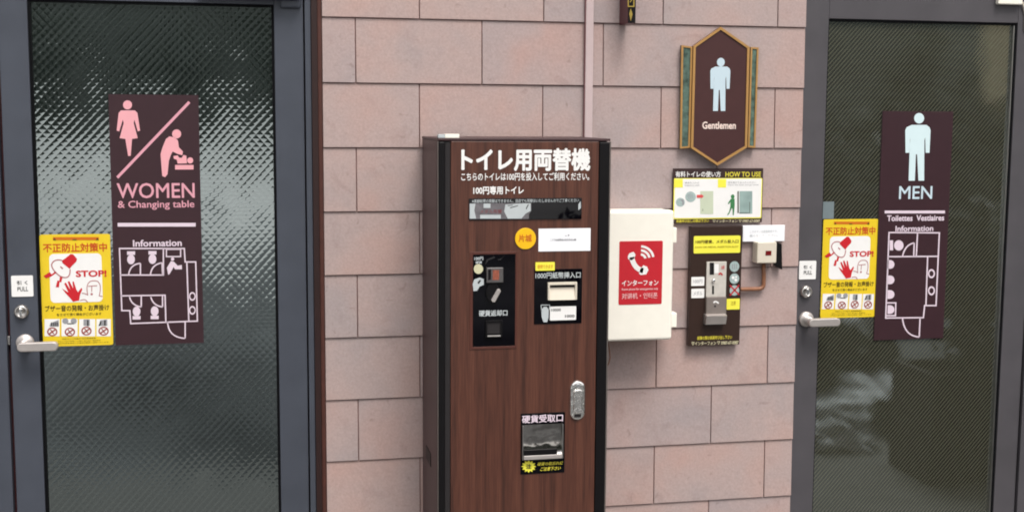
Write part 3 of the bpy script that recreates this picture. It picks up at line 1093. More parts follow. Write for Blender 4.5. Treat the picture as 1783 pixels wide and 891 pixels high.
cm = box('coin_head', a[0], a[1], YF - 0.014, YF - 0.0013, a[2], a[3], mat('grey_steel', RGB(120, 116, 116), 0.35, 0.8), cp, 0.0015)
a = RP(850, 469, 855, 487, YF - 0.014)
b = RP(858, 470, 869, 487, YF - 0.014)
box('coin_slot', a[0], a[1], YF - 0.0146, YF - 0.01, a[2], a[3], M_BLACKP, cm)
box('lit_plate', b[0], b[1], YF - 0.0146, YF - 0.01, b[2], b[3], mat('salmon_plate', RGB(150, 84, 66), 0.35, var=0.8, scale=500), cm)
bm = bmesh.new()
a = W(858, 510, YF - 0.006)
add_prism(bm, circle(a[0], a[1], 0.0185, 0.027), YF - 0.0013, YF - 0.008, 0.002)
cl = link_mesh('lever_base', bm, M_BLACKP, cp)
bm = bmesh.new()
p1, p2 = W(858.5, 524, YF - 0.012), W(869, 505, YF - 0.012)
d = (Vector(p2) - Vector(p1)).normalized()
n_ = Vector((-d.y, d.x)) * 0.0056
P1, P2 = Vector(p1), Vector(p2)
add_prism(bm, [tuple(q) for q in (P1 - n_, P2 - n_, P2 + d * 0.004, P2 + n_, P1 + n_, P1 - d * 0.003)], YF - 0.0082, YF - 0.014, 0.0012)
link_mesh('return_lever', bm, M_SATIN, cl)
text('return_lettering', '硬貨返却口', 200, 592, 385, 632, yc, M_GREYL, cp, 0.03, V)
a = RP(845, 557, 874, 586, yc)
bm = bmesh.new()
add_box(bm, a[0], a[0] + 0.0045, YF - 0.008, YF - 0.0013, a[2], a[3], 0.0008)
add_box(bm, a[1] - 0.0045, a[1], YF - 0.008, YF - 0.0013, a[2], a[3], 0.0008)
add_box(bm, a[0] + 0.0046, a[1] - 0.0046, YF - 0.008, YF - 0.0013, a[3] - 0.004, a[3], 0.0008)
cup = link_mesh('return_cup', bm, M_BLACKP, cp)
box('cup_flap', a[0] + 0.0046, a[1] - 0.0046, YF - 0.004, YF - 0.0013, a[2] + 0.009, a[3] - 0.0042, M_DARKGREY, cup)
box('cup_lip', a[0] + 0.0046, a[1] - 0.0046, YF - 0.010, YF - 0.0013, a[2] + 0.001, a[2] + 0.005, M_STEEL, cup, 0.0008)

# banknote panel
bp_ = plate('banknote_panel', rounded(*R(930, 468, 1013, 563), 0.001), YF + 0.001, YF - 0.002, M_BLACK, ch, 0.0005)
yn = YF - 0.0026
text('banknote_lettering', '1000円紙幣挿入口', 566, 347, 858, 388, yn, M_GREYL, bp_, 0.018, V)
o = plate('yellow_tag', rounded(*RP(932.5, 456.5, 966, 471, YF - 0.004), 0.0015), YF - 0.0005, YF - 0.004, M_LEMON, ch)
text('tag_lettering', '使用できます', 936, 460.5, 963, 467.5, YF - 0.0046, M_ORANGE, o)
a = RP(953.5, 491, 1004, 521.5, YF - 0.006)
bm = bmesh.new()
h1, h2 = a[3] - 0.011, a[2] + 0.002
add_box(bm, a[0], a[0] + 0.005, YF - 0.012, YF - 0.0021, a[2], a[3], 0.001)
add_box(bm, a[1] - 0.005, a[1], YF - 0.012, YF - 0.0021, a[2], a[3], 0.001)
add_box(bm, a[0] + 0.0051, a[1] - 0.0051, YF - 0.012, YF - 0.0021, a[3] - 0.007, a[3], 0.001)
bz = link_mesh('banknote_bezel', bm, M_IVORY, bp_)
bm = bmesh.new()
vs = [bm.verts.new(p) for p in ((a[0] + 0.005, YF - 0.0125, a[2]), (a[1] - 0.005, YF - 0.0125, a[2]), (a[1] - 0.005, YF - 0.003, a[3] - 0.0145), (a[0] + 0.005, YF - 0.003, a[3] - 0.0145), (a[0] + 0.005, YF - 0.0022, a[2]), (a[1] - 0.005, YF - 0.0022, a[2]), (a[1] - 0.005, YF - 0.0022, a[3] - 0.0145), (a[0] + 0.005, YF - 0.0022, a[3] - 0.0145))]
for q in ((0, 1, 2, 3), (4, 7, 6, 5), (0, 3, 7, 4), (1, 5, 6, 2), (3, 2, 6, 7), (0, 4, 5, 1)):
    bm.faces.new([vs[i] for i in q])
bmesh.ops.recalc_face_normals(bm, faces=bm.faces)
link_mesh('note_ramp', bm, M_IVORY, bz)
box('note_slot', a[0] + 0.0052, a[1] - 0.0052, YF - 0.0026, YF - 0.0021, a[3] - 0.0143, a[3] - 0.0072, M_BLACKP, bz)
o = plate('banknote_picture', rounded(*RP(957.5, 533, 1003, 557, yn), 0.002), yn + 0.0003, yn - 0.0006, M_WHITE, bp_)
text('note_value', '10000', 668, 583, 730, 600, yn - 0.001, M_INK, o, 0.02, V)
text('note_value', '1000', 757, 622, 818, 640, yn - 0.001, M_INK, o, 0.02, V)
k = Ink(yn, V)
k.line([(602, 560), (658, 560), (655, 590)], 5).line([(602, 560), (606, 600)], 5)
k.fill([(604, 590), (620, 572), (640, 572), (652, 592), (650, 640), (642, 670), (618, 670), (606, 636)])
k.done('hand_picture', M_GREYL, bp_)

# chrome latch
M_LATCH = mat('bright_cast_metal', RGB(235, 232, 228), 0.16, 0.95, var=0.12, scale=120, bump=0.003, bscale=55)
a = R(992, 662, 1018, 730)
lt = plate('latch', rounded(*a, (a[1] - a[0]) / 2 - 0.0003, 8), YF + 0.001, YF - 0.007, M_LATCH, ch, 0.005)
w = (a[1] - a[0])
plate('latch_paddle', rounded(a[0] + w * 0.2, a[1] - w * 0.2, a[2] + 0.018, a[3] - 0.022, w * 0.22, 6), YF - 0.0071, YF - 0.012, M_LATCH, lt, 0.003)
c = ((a[0] + a[1]) / 2, a[3] - 0.0125)
plate('latch_key', circle(c[0], c[1], 0.0065), YF - 0.0071, YF - 0.011, M_CHROME, lt, 0.0015)
box('latch_recess', a[0] + w * 0.28, a[1] - w * 0.28, YF - 0.0078, YF - 0.007, a[2] + 0.008, a[2] + 0.017, M_DARKGREY, lt)

# coin tray
V = (720, 600, 3.061)
tp = plate('tray_panel', rounded(*R(906.5, 718, 983, 823), 0.001), YF + 0.001, YF - 0.002, M_BLACK, ch, 0.0005)
text('tray_lettering', '硬貨受取口', 578, 371, 797, 413, yn, M_LILAC, tp, 0.025, V)
a = RP(908.5, 738, 979.5, 797, YF - 0.004)
bm = bmesh.new()
# concave metal cup: quarter round from the top edge down to the lip
n = 12
rows = []
for i in range(n + 1):
    t_ = math.radians(90 * i / n)
    rows.append((YF - 0.003 - 0.010 * (1 - math.cos(t_)), a[3] - (a[3] - a[2] - 0.012) * math.sin(t_)))
for i in range(n):
    (ya, za), (yb_, zb_) = rows[i], rows[i + 1]
    v = [bm.verts.new(p) for p in ((a[0] + 0.003, ya, za), (a[1] - 0.003, ya, za), (a[1] - 0.003, yb_, zb_), (a[0] + 0.003, yb_, zb_))]
    bm.faces.new(v)
bmesh.ops.remove_doubles(bm, verts=bm.verts, dist=1e-6)
tr_ = link_mesh('coin_tray', bm, mat('dark_polished_metal', RGB(160, 156, 152), 0.08, 1.0, bump=0.002, bscale=18), tp, smooth=True)
box('tray_cheek', a[0], a[0] + 0.0028, YF - 0.014, YF - 0.0021, a[2], a[3], M_ALU, tr_, 0.0008)
box('tray_cheek', a[1] - 0.0028, a[1], YF - 0.014, YF - 0.0021, a[2], a[3], M_ALU, tr_, 0.0008)
box('tray_lip', a[0] + 0.0029, a[1] - 0.0029, YF - 0.017, YF - 0.0021, a[2], a[2] + 0.0125, M_SATIN, tr_, 0.002)
b = RP(955, 760, 963, 785, YF - 0.006)
box('tray_pocket', a[0] + 0.004, a[1] - 0.018, YF - 0.0165, YF - 0.012, a[2] + 0.0126, a[2] + 0.027, M_BLACKP, tr_)
k = Ink(yn, V)
star = []
for i in range(24):
    rr = 40 if i % 2 == 0 else 28
    t_ = 2 * math.pi * i / 24
    star.append((614 + rr * math.cos(t_), 647 + rr * 0.85 * math.sin(t_)))
k.fill(star)
k.done('burst_mark', M_LEMON, tp)
text('burst_lettering', '注', 600, 634, 628, 660, yn - 0.0005, M_INK, tp, 0.03, V)
text('warning_lettering', '硬貨の取忘れに', 660, 622, 797, 640, yn, M_LETTERY, tp, 0.02, V, 0.3)
text('warning_lettering', 'ご注意下さい', 676, 648, 784, 668, yn, M_LETTERY, tp, 0.02, V, 0.3)
# slot on the left side of the cabinet
ya, za = WS(742, 774, cx0)
yb2, zb2 = WS(750, 812, cx0)
box('side_slot', cx0 - 0.0008, cx0 + 0.004, ya, yb2, zb2, za, M_BLACKP, ch)

# cream clip lying on the cabinet's front edge
a = RP(763, 238, 800, 245.5, YF)
cl = thing('cable_clip', ((a[0] + a[1]) / 2, YF + 0.01, ctop + 0.006), 'small cream plastic clip lying on the front left corner of the change machine', 'clip')
b = W(775, 240, YF)[0]
box('clip_body', b + 0.0003, a[1], YF + 0.0, YF + 0.02, ctop + 0.0062, ctop + 0.0165, M_CREAM, cl, 0.001)
box('clip_end', a[0], b, YF + 0.001, YF + 0.019, ctop + 0.0062, ctop + 0.0155, M_GREYL, cl, 0.001)

# ================================================================== intercom box
YB = -0.115
a = R4((1050, 366), (1175, 367), (1050, 594.5), (1173, 592), YB)
x0 = a[0] + 0.006
ib = thing('intercom_box', ((x0 + a[1]) / 2, -0.05, a[2]), 'cream plastic intercom box with a red telephone sticker beside the change machine', 'intercom box')
box('case', x0 + 0.002, a[1] - 0.0045, YB + 0.04, -0.006, a[2] + 0.002, a[3] - 0.002, M_CREAM, ib, 0.006, 3)
lid = box('lid', x0, a[1] - 0.003, YB, YB + 0.0395, a[2], a[3], M_CREAM, ib, 0.009, 4)
for (q0, q1) in ((395, 424), (543, 571)):
    b = RP(1170, q0, 1180, q1, YB + 0.03)
    box('hinge', a[1] - 0.0032, b[1] - 0.003, YB + 0.028, YB + 0.062, b[2] + 0.002, b[3] - 0.002, M_CREAM, ib, 0.003, 3)
V = (1050, 360, 3.4257)
rs = plate('red_sticker', rounded(*RP(1077.7, 419.5, 1153, 529.5, YB), 0.004), YB + 0.001, YB - 0.001, M_REDSIGN, ib)
yk = YB - 0.0015
k = Ink(yk, V)
arcp = bez((168, 290), (170, 385), (252, 378), 14)
k.line([(172, 300)] + bez((174, 312), (190, 372), (240, 380), 14), 30)
k.fill([(148, 292), (158, 276), (182, 268), (194, 284), (188, 305), (172, 318), (150, 312)])
k.fill([(222, 372), (240, 348), (262, 356), (271, 376), (258, 402), (226, 406), (214, 398)])
for r_ in (28, 52, 76):
    k.arc(225, 312, r_ - 7, r_ + 7, -88, -10)
k.done('telephone_mark', M_WHITE, rs)
text('japanese_word', 'インターフォン', 112, 436, 330, 470, yk, M_WHITE, rs, 0.022, V)
text('english_line', 'Room phone for emergencies only', 112, 483, 328, 499, yk, mat('pink_white_print', RGB(236, 196, 196), 0.5), rs, 0.03, V)
text('other_languages', '对讲机・인터폰', 112, 512, 325, 547, yk, MATS['pink_white_print'], rs, 0.008, V)
pw = [(*W(1059, 595, -0.05), -0.05), (*W(1061, 610, -0.04), -0.04), (*W(1062.5, 622, -0.04), -0.04), (*W(1060, 632, -0.045), -0.045), (*W(1056, 640, -0.04), -0.04)]
tag(tube('loose_wire', [(p[0], p[2], p[1]) for p in pw], 0.0016, M_COPPER, None, 8, loc=(pw[0][0], -0.05, pw[0][1])), 'short loose brown wire hanging under the cream intercom box', 'wire')

# ================================================================== gentlemen sign
V = (1050, 0, 2.227)
YH = -0.022


def HP(p, Y=YH):
    return W(V[0] + p[0] / V[2], V[1] + p[1] / V[2], Y)


hexa = [(457, 105), (351, 179), (341, 574), (444, 642), (559, 572), (569, 183)]
hc = HP((450, 640))
hg = thing('wall_sign', (hc[0], -0.01, hc[1]), 'brown six sided Gentlemen sign with gold edge and green marbled sides on the block wall', 'sign')
plate('centre_board', [HP(p) for p in hexa], -0.006, YH, M_MAROON_B, hg)


def edging(name, pts, w, Y, parent):
    """A raised gold border that follows the outline pts, w picture units wide."""
    bm = bmesh.new()
    P = [Vector(p) for p in pts]
    cxy = sum(P, Vector((0, 0))) / len(P)
    n = len(P)
    inner = []
    for i in range(n):
        p, a_, c_ = P[i], P[i - 1], P[(i + 1) % n]
        d1, d2 = (p - a_).normalized(), (c_ - p).normalized()
        n1, n2 = Vector((-d1.y, d1.x)), Vector((-d2.y, d2.x))
        if n1.dot(cxy - p) < 0:
            n1 = -n1
        if n2.dot(cxy - p) < 0:
            n2 = -n2
        b_ = (n1 + n2).normalized()
        inner.append(p + b_ * (w / max(0.3, b_.dot(n1))))
    for i in range(n):
        j = (i + 1) % n
        add_prism(bm, [HP(tuple(q), Y) for q in (P[i], P[j], inner[j], inner[i])], Y + 0.006, Y)
    return link_mesh(name, bm, M_GOLD, parent)


edging('gold_border', hexa, 9, YH - 0.0035, hg)
for strip in ([(305, 176), (347, 182), (337, 573), (299, 577)], [(573, 183), (604, 185), (591, 574), (562, 571)]):
    o = plate('side_strip', [HP(p, YH + 0.004) for p in strip], -0.006, YH + 0.004, M_GREENM, hg)
    edging('strip_border', strip, 6.5, YH + 0.001, o)
k = Ink(YH - 0.0008, V)
k.disc(457, 242, 15, 17)
sx_, sy_ = 78 / 164.0, 172 / 360.0
k.fill([(416 + (p[0] - 283) * sx_, 259 + (p[1] - 140) * sy_) for p in MAN])
k.done('man_pictogram', M_SKYB, hg)
text('lettering', 'Gentlemen', 385, 472, 515, 501, YH - 0.0008, mat('cream_letter', RGB(236, 214, 204), 0.5), hg, 0.03, V)

# ================================================================== how-to-use board
V = (1160, 280, 7.422)
a = R4((1171.5, 293), (1329, 293.5), (1172, 388.5), (1326.5, 387), -0.012)
hu = thing('instruction_board', ((a[0] + a[1]) / 2, -0.006, a[2]), 'dark board headed HOW TO USE with two pictured steps above the coin panel', 'sign')
plate('board', [(a[0], a[2]), (a[1], a[2]), (a[1], a[3]), (a[0], a[3])], -0.006, -0.012, mat('dark_plum_board', RGB(58, 40, 40), 0.4), hu)
y1, y2, y3, y4 = -0.0126, -0.0131, -0.0136, -0.0141
text('japanese_heading', '有料トイレの使い方', 120, 135, 705, 212, y1, M_WHITE, hu, 0.022, V)
text('english_heading', 'HOW TO USE', 765, 142, 1225, 208, y1, M_LETTERY, hu, 0.02, V)
b = RP(1172.8, 310.3, 1326.6, 380.6, y1)
plate('yellow_border', rounded(*b, 0.004), -0.0119, y1, M_LEMON, hu)
plate('white_field', rounded(b[0] + 0.003, b[1] - 0.003, b[2] + 0.003, b[3] - 0.002, 0.003), y1 + 0.0002, y2, M_WHITE, hu)
k = Ink(y3, V)
k.rect(105, 238, 215, 345).rect(668, 238, 775, 345)
k.each('step_square', M_LEMON, hu)
text('step_lettering', '硬貨を入れる', 240, 272, 425, 296, y3, M_GREY, hu, 0.0, V)
text('step_lettering', 'Insert a coin', 240, 304, 430, 326, y3, M_GREY, hu, 0.0, V)
text('step_lettering', '扉を開けてお入りください', 798, 268, 1160, 294, y3, M_GREY, hu, 0.0, V)
text('step_lettering', 'Open the door and go inside', 798, 302, 1195, 324, y3, M_GREY, hu, 0.0, V)
k = Ink(y3, V)
k.disc(183, 535, 57).disc(315, 465, 68)
k.each('coin', M_COIN, hu)
k = Ink(y4, V)
k.fill([(175, 500), (225, 500), (232, 560), (205, 575), (210, 530)]).rect(280, 430, 287, 480).rect(305, 430, 312, 490).rect(330, 430, 337, 490)
k.done('coin_mark_print', M_GREY, hu)
k = Ink(y4, V)
k.fill([(395, 440), (455, 438), (455, 430), (486, 458), (455, 486), (455, 478), (395, 478)])
k.done('red_arrow', mat('coral_print', RGB(214, 84, 84), 0.5), hu)
k = Ink(y3, V)
k.rect(440, 392, 608, 688)
k.done('closed_door_picture', M_DOORPRINT, hu)
k = Ink(y3, V)
k.rect(948, 392, 1112, 682)
k.done('open_door_picture', M_GLASSPRINT, hu)
k = Ink(y4, V)
k.rect(922, 392, 938, 672).rect(1076, 530, 1083, 672).rect(940, 668, 1083, 674).rect(470, 620, 476, 650)
k.done('door_edge_print', mat('dark_olive_print', RGB(70, 78, 66), 0.5), hu)
k = Ink(y4, V)
k.disc(860, 462, 24, 28)
k.fill([(838, 490), (884, 490), (886, 560), (874, 700), (860, 702), (858, 620), (846, 610), (818, 680), (794, 704), (788, 696), (812, 660), (830, 590), (832, 530), (806, 560), (796, 556), (812, 524)])
k.done('walking_figure', M_GREENINK, hu)
text('request_line', '係員呼び出しの際は下さい', 130, 757, 550, 798, y1, M_LETTERY, hu, 0.015, V)
text('contact_line', '▽インターフォン ▽ 0987-67-0087', 600, 757, 1213, 798, y1, M_TAN, hu, 0.015, V)

# ================================================================== coin slot panel
V = (1050, 360, 3.4257)
YC = -0.026
a = R4((1204, 394), (1293, 394), (1198.5, 601), (1287.5, 600.5), YC)
cs = thing('coin_slot_panel', ((a[0] + a[1]) / 2, -0.006, a[2]), 'dark brown coin slot panel with a yellow label and metal chute under the instruction board', 'coin slot')
box('backplate', a[0], a[1], YC, -0.006, a[2], a[3], M_COINPANEL, cs, 0.0012)
y1, y2 = YC - 0.0012, YC - 0.0018
o = plate('yellow_label', rounded(*RP(1208, 410.5, 1289, 440.5, y1), 0.004), YC + 0.0005, y1, M_LEMON, cs)
text('label_line', '100円硬貨、メダル投入口', 552, 196, 808, 218, y2, mat('umber_print', RGB(96, 80, 16), 0.5), o, 0.025, V)
text('label_small_line', 'COIN OR MEDAL INSERTION SLOT', 550, 234, 808, 244, y2, mat('ochre_print', RGB(170, 146, 30), 0.5), o, 0.02, V)
b = RP(1230, 455.5, 1264.5, 516.5, YC - 0.006)
un = box('coin_plate', b[0], b[1], YC - 0.007, YC - 0.0003, b[2], b[3], mat('pale_metal', RGB(206, 200, 192), 0.4, 0.1, var=0.1, scale=40), cs, 0.0012)
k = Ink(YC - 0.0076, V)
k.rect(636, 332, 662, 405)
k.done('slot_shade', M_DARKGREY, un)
k = Ink(YC - 0.0081, V)
k.rect(648, 338, 656, 400)
k.done('coin_entry', M_BLACKP, un)
k = Ink(YC - 0.0076, V)
k.rect(664, 340, 690, 395)
k.done('white_tab', M_WHITE, un)
k = Ink(YC - 0.0081, V)
k.line(bez((690, 405), (702, 385), (712, 408), 8), 8).rect(708, 352, 713, 372).rect(718, 350, 723, 370)
k.done('red_mark_print', M_REDSIGN, un)
k = Ink(YC - 0.0076, V)
k.rect(651, 470, 662, 520)
k.done('narrow_slot', M_BLACKP, un)
c = W(1242.5, 488, YC - 0.01)
bm = bmesh.new()
lathe(bm, c[0], c[1], [(0.0058, YC - 0.007), (0.0055, YC - 0.013), (0.003, YC - 0.015)], 20)
link_mesh('push_knob', bm, M_CHROME, un, smooth=True)
b = RP(1229.5, 516.8, 1264.3, 546.5, YC - 0.01)
hood = box('return_hood', b[0], b[1], YC - 0.013, YC - 0.0003, b[2], b[3], mat('grey_metal', RGB(140, 130, 124), 0.45, 0.4), cs, 0.0012)
k = Ink(YC - 0.0136, V)
k.line(bez((660, 572), (668, 555), (690, 575), 8), 9)
k.done('curved_mark', M_WHITE, hood)
k = Ink(YC - 0.0136, V)
k.disc(668, 592, 6)
k.done('screw_head', M_DARKGREY, hood)
b = RP(1229.3, 547, 1264.5, 564.5, YC - 0.022)
bm = bmesh.new()
vs = [bm.verts.new(p) for p in ((b[0], YC - 0.0003, b[2]), (b[1], YC - 0.0003, b[2]), (b[1], YC - 0.0003, b[3]), (b[0], YC - 0.0003, b[3]), (b[0], YC - 0.02, b[2]), (b[1], YC - 0.02, b[2]), (b[1], YC - 0.028, b[3] - 0.004), (b[0], YC - 0.028, b[3] - 0.004), (b[0], YC - 0.013, b[3]), (b[1], YC - 0.013, b[3]))]
for q in ((0, 1, 5, 4), (4, 5, 6, 7), (7, 6, 9, 8), (8, 9, 2, 3), (0, 3, 2, 1), (0, 4, 7, 8, 3), (1, 2, 9, 6, 5)):
    bm.faces.new([vs[i] for i in q])
bmesh.ops.recalc_face_normals(bm, faces=bm.faces)
link_mesh('return_lip', bm, M_SATIN, cs)
for (q0, q1, s) in ((418, 471, '100円'), (488, 543, 'メダル')):
    o = plate('white_label', rounded(*RP(1050 + 527 / 3.4257, 360 + q0 / 3.4257, 1050 + 604 / 3.4257, 360 + q1 / 3.4257, y1), 0.002), YC + 0.0005, y1, M_WHITE, cs)
    text('label_lettering', s, 540, q0 + 14, 592, q1 - 16, y2, M_GREY, o, 0.0, V)
for cy, kind in ((356, 'a'), (428, 'b'), (498, 'c')):
    c = W(1050 + 784 / 3.4257, 360 + cy / 3.4257, y1)
    o = plate('coin_badge', circle(c[0], c[1], 0.0152, 0.0158), YC + 0.0005, y1, M_COIN, cs)
    k = Ink(y2, V)
    if kind == 'a':
        k.rect(770, cy - 14, 775, cy + 14).rect(782, cy - 16, 787, cy + 16).rect(794, cy - 14, 799, cy + 14)
        k.done('badge_print', M_GREY, o)
    elif kind == 'b':
        k.disc(776, cy - 6, 9).disc(792, cy + 8, 9).disc(794, cy - 10, 6)
        k.done('badge_print', M_WHITE, o)
    else:
        k.line([(757, cy - 30), (812, cy + 26)], 8).line([(812, cy - 32), (757, cy + 30)], 8)
        k.done('red_cross', M_REDSIGN, o)
o = plate('yellow_label', rounded(*RP(1265.3, 519.8, 1288, 538.5, y1), 0.002), YC + 0.0005, y1, M_LEMON, cs)
text('label_lettering', '注意', 762, 560, 792, 586, y2, MATS['ochre_print'], o, 0.0, V)
text('request_line', '故障の際は係員呼び出し下さい', 562, 768, 770, 790, y1, M_LETTERY, cs, 0.02, V)
text('contact_line', '▽インターフォン ▽ 0987-67-0087', 528, 799, 808, 823, y1, M_TAN, cs, 0.02, V)

# ================================================================== notice strip, button and pipe
a = R4((1294, 392.5), (1367, 392), (1293, 421), (1366, 419.5), -0.016)
ns_ = thing('notice_strip', ((a[0] + a[1]) / 2, -0.006, a[2]), 'small white notice strip with faint print above the cream button box', 'notice')
plate('strip', [(a[0], a[2]), (a[1], a[2]), (a[1], a[3]), (a[0], a[3])], -0.006, -0.016, M_PAPER, ns_, 0.0008)
text('faint_lettering', 'このボタンは係員専用です。', 876, 138, 1042, 156, -0.0166, M_GREYL, ns_, 0.0, V)
text('faint_lettering', '触らないでください。', 876, 162, 1042, 180, -0.0166, M_GREYL, ns_, 0.0, V)
YBX = -0.046
a = RP(1318.5, 421, 1352.7, 458.5, YBX)
bb = thing('button_box', ((a[0] + a[1]) / 2, -0.006, a[2]), 'cream button box with a dark red window and black slab beside the men door', 'button box')
box('case', a[0], a[1], YBX, -0.006, a[2], a[3], M_IVORY, bb, 0.004, 3)
b = RP(1333, 436.5, 1343, 444.5, YBX)
box('red_window', b[0], b[1], YBX - 0.001, YBX + 0.002, b[2], b[3], M_LEDRED, bb)
bm = bmesh.new()
q = [W(1050 + p[0] / 3.4257, 360 + p[1] / 3.4257, -0.020) for p in ((1034, 212), (1066, 222), (1069, 374), (1026, 350))]
add_prism(bm, q, -0.006, -0.020)
link_mesh('black_slab', bm, M_BLACKP, bb)  # black four-sided slab at the right of the case
V0 = [(958, 338), (959, 400), (958, 455)] + bez((958, 462), (956, 488), (925, 489), 8) + [(900, 490), (830, 491), (806, 491)]
pp = [W(1050 + p[0] / 3.4257, 360 + p[1] / 3.4257, -0.013) for p in V0]
o = tube('cable_pipe', [(p[0], -0.013, p[1]) for p in pp], 0.0062, M_COPPER, None, 14, loc=(pp[-1][0], -0.013, pp[-1][1]))
tag(o, 'bent copper brown cable pipe running from the cream button box to the coin slot panel', 'pipe')

# blade sign whose foot shows at the top of the picture
YP = -0.088
x0, x1 = W(1093, 20, YP)[0], W(1107, 20, YP)[0]
zb_ = W(1098, 41, YP)[1]
hs_ = thing('hanging_sign', ((x0 + x1) / 2, -0.01, zb_), 'maroon and black lamp like wall sign with gold ornament above the block wall', 'sign')
box('case', x0, x1, YP, -0.006, zb_, zb_ + 0.32, mat('wine_red_board', RGB(84, 34, 42), 0.4), hs_, 0.001)
box('front_panel', x0 + 0.001, x1 - 0.001, YP - 0.002, YP - 0.0001, zb_ + 0.001, zb_ + 0.32, M_BLACKP, hs_)
V = (980, 0, 3.425)
k = Ink(YP - 0.0027, V)
k.fill([(405, 52), (416, 85), (405, 128), (396, 85)])
k.line([(390, -30), (424, -30), (424, 40), (390, 40)], 7, True).line([(400, -20), (412, 0), (400, 16)], 5)
k.done('gold_ornament_print', mat('brass_print', RGB(170, 146, 70), 0.4, 0.3), hs_)

# ================================================================== what the glass mirrors
def leaf_crown(bm, cx, cy, cz, rx_, rz_, n, size):
    for _ in range(n):
        while True:
            p = Vector((random.uniform(-1, 1), random.uniform(-1, 1), random.uniform(-1, 1)))
            if 0.25 < p.length < 1:
                break
        lump = 0.8 + 0.25 * math.sin(5 * p.x + cx) * math.cos(4 * p.z + cy)
        c = Vector((cx + p.x * rx_ * lump, cy + p.y * rx_ * lump, cz + p.z * rz_ * lump))
        a_ = Vector((random.gauss(0, 1), random.gauss(0, 1), random.gauss(0, 1))).normalized()
        b_ = a_.orthogonal().normalized()
        s = size * random.uniform(0.6, 1.3)
        bm.faces.new([bm.verts.new(c + q) for q in (a_ * s, b_ * s * 0.5, -a_ * s, -b_ * s * 0.5)])


M_LEAF = mat('leaf_green', (0.048, 0.06, 0.042, 1), 0.6, var=0.4, scale=1.2)
M_BARK = mat('bark', (0.07, 0.055, 0.045, 1), 0.9)


def make_tree():
    t = thing('broadleaf_tree', (0, 0, 0), 'tree', 'tree', 'trees across the forecourt')
    bm = bmesh.new()
    prev = None
    for i in range(7):
        z = i * 0.75
        r = 0.24 * (1 - i / 9)
        ring = [bm.verts.new((0.12 * math.sin(z) + r * math.cos(k * math.pi / 4), r * math.sin(k * math.pi / 4), z)) for k in range(8)]
        if prev:
            for k in range(8):
                bm.faces.new((prev[k], prev[(k + 1) % 8], ring[(k + 1) % 8], ring[k]))
        prev = ring
    link_mesh('trunk', bm, M_BARK, t)
    bm = bmesh.new()
    for _ in range(9):
        leaf_crown(bm, random.uniform(-2, 2), random.uniform(-2, 2), random.uniform(2.4, 7.0), 1.7, 1.5, 420, 0.2)
    link_mesh('crown', bm, M_LEAF, t)
    return t


tree0 = make_tree()
spots = [(-30, -72), (-22, -69), (-14, -73), (-5, -70), (3, -74), (11, -69), (20, -72), (30, -70), (40, -68), (52, -71)]
words_ = ['first', 'second', 'third', 'fourth', 'fifth', 'sixth', 'seventh', 'eighth', 'ninth', 'tenth', 'eleventh', 'twelfth', 'thirteenth']
for i, (x, y) in enumerate(spots):
    o = tree0 if i == 0 else copy_tree(tree0)
    o.location = (x, y, 0)
    o.rotation_euler.z = i * 1.3
    o['label'] = 'dark leafy tree mirrored in the door glass, ' + words_[i] + ' of the row across the forecourt'

# a shaded planting bed and a pale pillar, seen only as reflections in the men's door
M_SNOWY = mat('pale_stone', (0.6, 0.62, 0.64, 1), 0.8, var=0.45, scale=9)


def boulder(x, y, r, h, rz, label):
    bm = bmesh.new()
    bmesh.ops.create_icosphere(bm, subdivisions=4, radius=1)
    for v in bm.verts:
        d = v.co.normalized()
        k_ = 1 + 0.16 * math.sin(3 * d.x + x) + 0.12 * math.cos(4 * d.y + y) + 0.1 * math.sin(5 * d.z + x * y)
        k_ += 0.55 * noise.fractal(d * 2.6 + Vector((x, y, 0)), 0.8, 2.0, 5)
        q = d * k_
        v.co = Vector((x + q.x * r * math.cos(rz) - q.y * r * 0.6 * math.sin(rz), y + q.x * r * math.sin(rz) + q.y * r * 0.6 * math.cos(rz), max(0, h * 0.3 + q.z * h * 0.7)))
    o = link_mesh('boulder', bm, M_SNOWY, None, smooth=True, loc=(x, y, 0))
    tag(o, label, 'boulder', 'pale boulders of the planting bed')


for q in ((2.72, -2.45, 0.36, 0.13, 0.15, 'long low pale boulder nearest the pavement, mirrored in the men door glass'),
          (2.3, -1.95, 0.2, 0.12, 0.5, 'small rounded pale boulder at the bed corner, mirrored in the men door glass'),
          (3.05, -2.9, 0.34, 0.12, 0.5, 'flat pale boulder just behind the long low one, mirrored in the men door glass'),
          (3.2, -3.75, 0.3, 0.2, -0.2, 'pale boulder between two shrubs, mirrored in the men door glass'),
          (3.35, -4.35, 0.5, 0.32, -0.6, 'wide pale boulder sloping down to one side, mirrored in the men door glass'),
          (3.0, -5.4, 0.6, 0.75, 0.1, 'pale hump shaped boulder farthest back, mirrored in the men door glass')):
    boulder(*q)


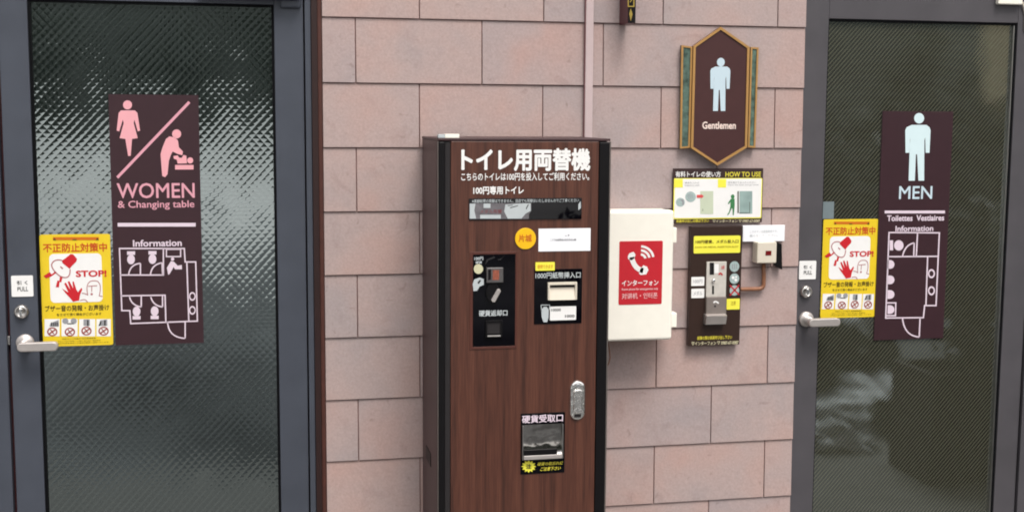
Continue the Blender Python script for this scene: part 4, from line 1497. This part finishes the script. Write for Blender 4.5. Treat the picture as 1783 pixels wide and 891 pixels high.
def shrub(x, y, w, h, label='', n=900):
    t = thing('garden_shrub', (x, y, 0), label, 'shrub', 'shrubs of the planting bed')
    bm = bmesh.new()
    for _ in range(4):
        leaf_crown(bm, x + random.uniform(-w, w) * 0.5, y + random.uniform(-w, w) * 0.4, h * random.uniform(0.4, 0.7), w * 0.6, h * 0.36, n // 4, 0.06)
    link_mesh('foliage', bm, M_LEAF, t)
    bm = bmesh.new()
    for k_ in range(3):
        a_ = k_ * 2.1
        add_box(bm, x + 0.08 * math.cos(a_) - 0.015, x + 0.08 * math.cos(a_) + 0.015, y + 0.08 * math.sin(a_) - 0.015, y + 0.08 * math.sin(a_) + 0.015, 0, h * 0.6)
    link_mesh('stem', bm, M_BARK, t)


for i, q in enumerate(((2.75, -2.15, 0.22, 0.2, 260), (2.55, -2.75, 0.25, 0.35, 300), (3.0, -3.3, 0.4, 0.4, 500), (4.3, -3.9, 0.7, 1.2), (4.0, -5.2, 0.7, 1.1), (5.0, -6.2, 1.0, 1.7), (4.2, -6.8, 0.9, 1.6), (6.2, -7.0, 1.1, 1.9), (5.4, -8.4, 1.2, 1.9), (6.7, -9.8, 1.3, 2.2, 1500), (8.1, -10.3, 1.4, 2.4, 1500), (9.5, -10.0, 1.4, 2.3, 1500), (2.6, -7.2, 0.8, 1.1))):
    shrub(*q[:4], n=q[4] if len(q) > 4 else 900, label='dark leafy shrub of the planting bed mirrored in the men door, ' + words_[i] + ' from the path')
pt = thing('planter_box', (2.63, -1.43, 0), 'dark square planter box mirrored low in the men door glass', 'planter')
bm = bmesh.new()
for q in ((2.42, 2.45, -1.62, -1.25), (2.82, 2.85, -1.62, -1.25), (2.4503, 2.8197, -1.62, -1.59), (2.4503, 2.8197, -1.28, -1.25)):
    add_box(bm, *q, 0.0, 0.5, 0.004)
link_mesh('box_wall', bm, mat('dark_timber', RGB(46, 42, 36), 0.7), pt)
box('soil', 2.4503, 2.8197, -1.5897, -1.2803, 0.0, 0.44, mat('soil', (0.03, 0.024, 0.02, 1), 0.95), pt)
bm = bmesh.new()
leaf_crown(bm, 2.7, -1.45, 0.85, 0.2, 0.5, 500, 0.045)
link_mesh('foliage', bm, M_LEAF, pt)
pl_ = thing('gate_pillar', (16.0, -20, 0), 'tall plain beige pillar mirrored at the far edge of the men door glass', 'pillar')
box('shaft', 15.0, 17.2, -21, -20, 0, 7.0, mat('beige_render', RGB(196, 180, 150), 0.8), pl_, 0.02)
box('cap', 14.9, 17.3, -21.1, -19.9, 7.0005, 7.2, MATS['beige_render'], pl_, 0.02)
